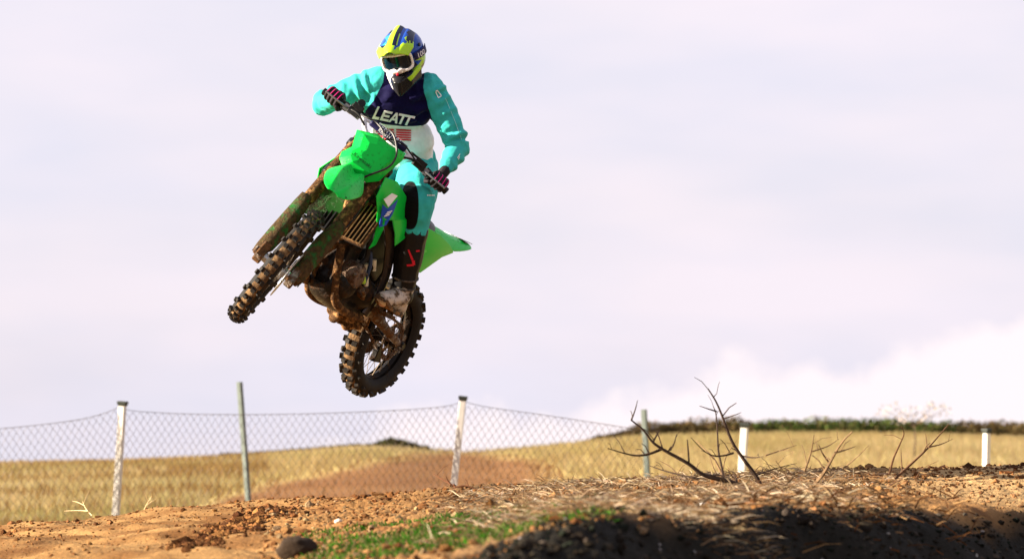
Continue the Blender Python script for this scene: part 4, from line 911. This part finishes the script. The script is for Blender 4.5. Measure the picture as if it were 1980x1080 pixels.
# boots
def boot(kn, an, peg, s):
    A = BM.to_3x3(); f_ = A@V((1, .06*s, -.05)); dn = (an-kn).normalized()
    sole = peg+A@V((0, 0, .012)); toe = sole+A@V((.150, .012*s, .035)); ball_ = sole+A@V((.085, .008*s, .045)); heel = sole+A@V((-.10, 0, .045))
    top = lerp(kn, an, .30)
    up = organic([('cap', top, .088, lerp(kn, an, .6), .080), ('cap', lerp(kn, an, .6), .080, an, .056)], .006, 4)
    crease(up, .005, 50, [(kn, an)], 2.)
    b = put('boot', up, mat('boot_black', (.007, .007, .008), .5, mud=.30, mudscale=16, mudcol=(.06, .035, .018)), person)
    ft = organic([('cap', lerp(kn, an, .68), .064, an, .056), ('cap', an, .056, ball_, .042), ('cap', ball_, .043, toe, .036), ('cap', heel, .038, ball_, .036), ('cap', an, .05, heel, .04)], .006, 3)
    crease(ft, .006, 90, [(lerp(kn, an, .6), an), (an, toe)], 4.)
    put('boot_foot', ft, mat('boot_white', (.50, .44, .38), .55, mud=.46, mudscale=18, mudcol=(.13, .085, .045)), b)
    so = MB(); L_ = A@V((0, 1, 0)); secs = []
    for x, w_ in ((-.12, .025), (-.08, .038), (0, .036), (.08, .044), (.15, .040), (.185, .02)):
        c = sole+A@V((x, .006*s, .006+(.02 if x > .14 else 0))); up_ = A@V((0, 0, 1))
        secs.append([c-L_*w_-up_*.008, c+L_*w_-up_*.008, c+L_*w_+up_*.010, c-L_*w_+up_*.010])
    so.loft(secs); so.build('sole', mat('sole_rubber', (.03, .025, .02), .8, mud=.5, mudscale=20), b)
    for t in (.80, .90):
        c = lerp(kn, an, t); r_ = lerp(.068, .060, (t-.80)/.10); mb = MB(); x1 = dn.orthogonal().normalized(); x2 = dn.cross(x1); tl_ = A@V((.25, 0, 1))
        ring2 = [c+(x1*math.cos(q)+x2*math.sin(q))*r_ for q in (2*PI*k/20 for k in range(21))]
        mb.tube(ring2, .006, 6); mb.build('strap', mat('boot_strap', (.04, .036, .034), .5, mud=.4, mudscale=20, mudcol=(.3, .22, .14)), b)
    return b, up
bL, upL = boot(J['kl'], anL, pegL, 1); boot(J['kr'], anR, pegR, -1)
bvb = BVHTree.FromPolygons([v.co.copy() for v in upL.vertices], [p.vertices[:] for p in upL.polygons])
decal('boot_mark', [[(788, 483), (791, 482), (800, 502), (796, 504)], [(796, 504), (802, 503), (803, 512), (798, 513)], [(786, 511), (800, 510), (800, 514), (787, 515)], [(804, 484), (811, 483), (812, 486), (805, 487)]], red_m, bL, bvb, 3)
# gloved hands closed round the grips
def hand(G, a, wr, s):
    f0 = BM.to_3x3() @ SM.to_3x3() @ V((1, 0, 0)); f = (f0-a*f0.dot(a)).normalized(); u = a.cross(f)
    if u.dot(bup) < 0: u = -u
    def P(x, ang, rho): t = math.radians(ang); return G+a*x+(f*math.cos(t)+u*math.sin(t))*rho
    pr = [('cap', wr, .030, P(.0, 140, .050), .026), ('cap', P(-.028, 95, .040), .0175, P(-.026, 150, .052), .022), ('cap', P(.030, 95, .038), .016, P(.022, 150, .050), .021), ('cap', P(-.03, 90, .038), .016, P(.034, 90, .035), .014), ('cap', P(-.025, 165, .04), .02, P(.02, 165, .04), .02)]
    fl = []
    for i, (x, k) in enumerate(((-.033, .96), (-.011, 1.0), (.011, .97), (.033, .88))):
        path = [P(x, 88, .040), P(x*1.03, 48, .044*k), P(x*1.05, 5, .041*k), P(x*1.02, -45, .034*k), P(x, -100, .030*k), P(x*.98, -140, .028)]
        rr = [.0125, .0115, .0110, .0102, .0095, .0085]; fl.append(path)
        pr += [('cap', path[j], rr[j]*k, path[j+1], rr[j+1]*k) for j in range(5)]
    th = [P(-.040, 165, .042), P(-.052, 215, .038), P(-.052, 265, .034), P(-.046, 310, .034)]
    pr += [('cap', th[j], (.017, .0135, .012, .0105)[j], th[j+1], (.0135, .012, .0105, .009)[j]) for j in range(3)]
    me = organic(pr, .0034, 2)
    go = put('glove', me, mat('glove_black', (.014, .010, .014), .7, var=.4, vscale=40), person)
    for path in fl:
        c = sum((q-G for q in path[:3]), V())/3
        o_ = lambda q, x=0: G+a*((q-G).dot(a))+((q-G)-a*(q-G).dot(a))*(1+.0118/((q-G)-a*(q-G).dot(a)).length)
        MB().tube([o_(lerp(path[0], path[1], .35)), o_(path[1]), o_(path[2])], .0024, 6, sub=3).build('finger_stripe', mat('magenta', (.62, .02, .20), .5), go)
    return go
hand(GL, aL, wl, 1); hand(GR, aR, wr_, -1)

# helmet: frame x forward (where the rider looks), y to the rider's left, z up
yaw, pit, rol = math.radians(16), math.radians(30), math.radians(5)
fwd = V((-math.sin(yaw)*math.cos(pit), -math.cos(yaw)*math.cos(pit), -math.sin(pit))); left = V((0, 0, 1)).cross(fwd).normalized(); left = Matrix.Rotation(rol, 3, fwd) @ left; upv = fwd.cross(left)
HM = Matrix((fwd, left, upv)).transposed()*.91; HC = J['head']; HI = HM.inverted()
def H(x, y, z): return HC+HM@V((x, y, z))
def Hl(p): return HI@(p-HC)
lime, cyan_, blue_, deep = (.36, .62, .015), (.02, .24, .50), (.008, .06, .36), (.004, .006, .03)
hel = organic([('ell', H(-.01, 0, .022), HM@Matrix.Diagonal((.143, .121, .118))), ('ell', H(-.02, 0, -.03), HM@Matrix.Diagonal((.135, .118, .115))), ('hull', [H(x, y, z) for x, y, z in ((.04, .112, -.055), (.04, .100, -.135), (.04, -.112, -.055), (.04, -.100, -.135), (.14, .075, -.07), (.14, .062, -.145), (.14, -.075, -.07), (.14, -.062, -.145), (.205, .018, -.085), (.205, -.018, -.085), (.205, .008, -.176), (.205, -.008, -.176))])], .006, 4)
def hm(cond): return lambda p: cond(*Hl(p))
attr(hel, 'cyan', hm(lambda x, y, z: min(.05-abs(y+.075), z-.04+.3*x)))
attr(hel, 'blue', hm(lambda x, y, z: min(y-.055+.35*(z-.06), .05+z*.6+.02*math.sin(z*90)) if y > 0 else -1))
attr(hel, 'lime', hm(lambda x, y, z: max(min(.030-abs(y+.0), z-.06), min(.016-abs((z+.075)+.28*(x-.08)), y-.045) if y > 0 else -1, min(.010-abs((z+.035)-.35*(x-.0)), y-.09))))
attr(hel, 'dark', hm(lambda x, y, z: min(.040+.35*(-z-.08)-abs(y-.012), x-.12) if z < -.03 else -1))
attr(hel, 'white', hm(lambda x, y, z: min(-y-.03-.3*max(0, x-.1), -.045-z, x)))
hlo = put('helmet', hel, cloth_mat('helmet_shell', deep, (('cyan', cyan_), ('blue', blue_), ('lime', lime), ('white', (.72, .70, .70)), ('dark', (.008, .008, .010))), rough=.22, bump=0, spec=.5), person)
# goggles: frame ring, lens, strap, nose piece
def gog(u, v):                                                          # u -1..1 across, v -1..1 up, wrapped round the face
    t = u*1.02; return V((.030+.112*math.cos(t), .112*math.sin(t)*1.02, .006+v*(.058-.010*abs(u)**3)-.016*max(0, .28-abs(u))*(v < 0)*2.2))
def ringp(k, n=40, sx=1, sz=1):
    t = 2*PI*k/n; c, s_ = math.cos(t), math.sin(t); e = .42; return gog(math.copysign(abs(c)**e, c)*sx*.86, math.copysign(abs(s_)**e, s_)*sz)
fr = MB(); n = 48; secs = []
for k in range(n+1):
    p_o, p_i = ringp(k, n, 1.0, 1.0), ringp(k, n, .87, .74); dirx = V((p_o.x-.0, p_o.y, 0)).normalized()
    secs.append([HC+HM@q for q in (p_o-dirx*.02, p_o+dirx*.012, lerp(p_o, p_i, .4)+dirx*.018, p_i+dirx*.014, p_i-dirx*.01)])
fr.loft(secs, cap=False); go_ = fr.build('goggles', mat('goggle_white', (.78, .75, .74), .35, coat=.2), hlo, smooth=50)
ln = MB(); g = [HC+HM@(gog(-.80*.9+1.6*.9*i/20, -.80+1.6*k/8)+V((.006, 0, 0))) for i in range(21) for k in range(9)]
ln.add(g, [[i*9+k, (i+1)*9+k, (i+1)*9+k+1, i*9+k+1] for i in range(20) for k in range(8)]); ln.build('lens', mat('lens_dark', (.003, .010, .018), .10, coat=.08, spec=.25), hlo, smooth=180)
for sgn in (1, -1):
    sp_ = MB(); rows_ = []
    for k in range(9):
        t = lerp(.88, 2.0, k/8)*sgn; rx, ry = .143, .124
        rows_.append([H(-.012+rx*math.cos(t)*1.03+(.010 if k < 2 else 0), ry*math.sin(t)*1.03, .012+dz-.012*k/8) for dz in (-.022, .022)])
    sp_.loft(rows_, closed=False, cap=False)
    so_ = sp_.build('goggle_strap', mat('strap_navy', (.015, .012, .07), .6), hlo, solid=.004, smooth=180)
tm = text_mesh('100', .043); tm.materials.append(white_ink); vv = []
for v in tm.vertices:
    t = 1.16+v.co.x/.135; q = H(-.012+.146*math.cos(t)*1.08, .128*math.sin(t)*1.10, .009+v.co.y*1.0); v.co = q
o = bpy.data.objects.new('lettering', tm); col.objects.link(o); o.parent = hlo
nb = MB(); nb.add([H(*p) for p in ((.150, -.046, -.030), (.160, -.015, -.020), (.166, .004, -.030), (.160, .022, -.020), (.150, .052, -.030), (.152, .040, -.043), (.164, .018, -.042), (.170, .004, -.050), (.164, -.012, -.042), (.152, -.036, -.043))], [[0, 1, 8, 9], [1, 2, 7, 8], [2, 3, 6, 7], [3, 4, 5, 6]]); nb.build('nose_guard', MATS['goggle_white'], hlo, solid=.008)
MB().ball(H(.172, .004, -.050), (.008, .008, .009), 2).build('nose_badge', red_m, hlo)
mk = MB(); mk.add([H(*p) for p in ((.168, -.045, -.060), (.172, .0, -.055), (.168, .045, -.060), (.200, .024, -.085), (.212, .0, -.090), (.200, -.024, -.085), (.204, .014, -.150), (.214, 0, -.175), (.204, -.014, -.150))], [[0, 1, 4, 5], [1, 2, 3, 4], [5, 4, 7, 8], [4, 3, 6, 7]]); mk.build('chin_vent', mat('chin_black', (.008, .008, .010), .35), hlo, solid=.006, subsurf=1)
# peak: swept shell with centre ridge, printed in lime, blue and dark flashes
def pk(u, v):                                                           # u across -1..1, v 0 rear .. 1 front edge
    w_ = lerp(.085, .112, min(1, v*1.3))*(1-.22*max(0, v-.75)/.25); x = lerp(-.050, .212, v)-.060*u*u*v
    z = .147-.060*v+.022*math.sin(v*PI*.9)-lerp(.050, .046, v)*abs(u)**2.2+.010*math.exp(-(u/.25)**2)-.008*math.exp(-((abs(u)-.42)/.12)**2)*(1-v*.5)
    return H(x, u*w_, z)
nu, nv = 44, 36; mb = MB()
grid = [pk(-1+2*i/nu, k/nv) for i in range(nu+1) for k in range(nv+1)]
def pcol(u, v):
    if v > .78-.10*abs(u)+.05*math.sin(u*9): return 0 if not (.22 < u < .45-(v-.75)*1.2) else 2
    if -.24 < u < .10: return 0
    if .10 <= u < .27: return 3
    if .30 <= u < .66+.06*math.sin(v*22): return 2 if v < .80 else 0
    if u >= .66: return 3 if v < .62+.06*math.sin(u*50) else 0
    if -.86 < u <= -.24: return 3 if v < .2 or u > -.30 or v > .70 else (1 if u > -.52-.1*math.sin(v*20) else 2)
    return 3 if v < .35 else 0
for i in range(nu):
    for k in range(nv):
        mb.add([], []) if False else None
        mb.f.append([i*(nv+1)+k, (i+1)*(nv+1)+k, (i+1)*(nv+1)+k+1, i*(nv+1)+k+1]); mb.m.append(pcol(-1+2*(i+.5)/nu, (k+.5)/nv))
mb.v = grid
mb.build('helmet_peak', [mat('peak_lime', lime, .28, coat=.3), mat('peak_cyan', cyan_, .28, coat=.3), mat('peak_blue', blue_, .28, coat=.3), mat('peak_dark', deep, .28, coat=.3)], hlo, solid=.004, smooth=40)
for sgn in (1, -1): MB().lathe([(.001, .006), (.009, .006), (.010, 0)], H(.02, .117*sgn, .055), HM@V((0, sgn, 0)), 12).build('peak_screw', black, hlo)
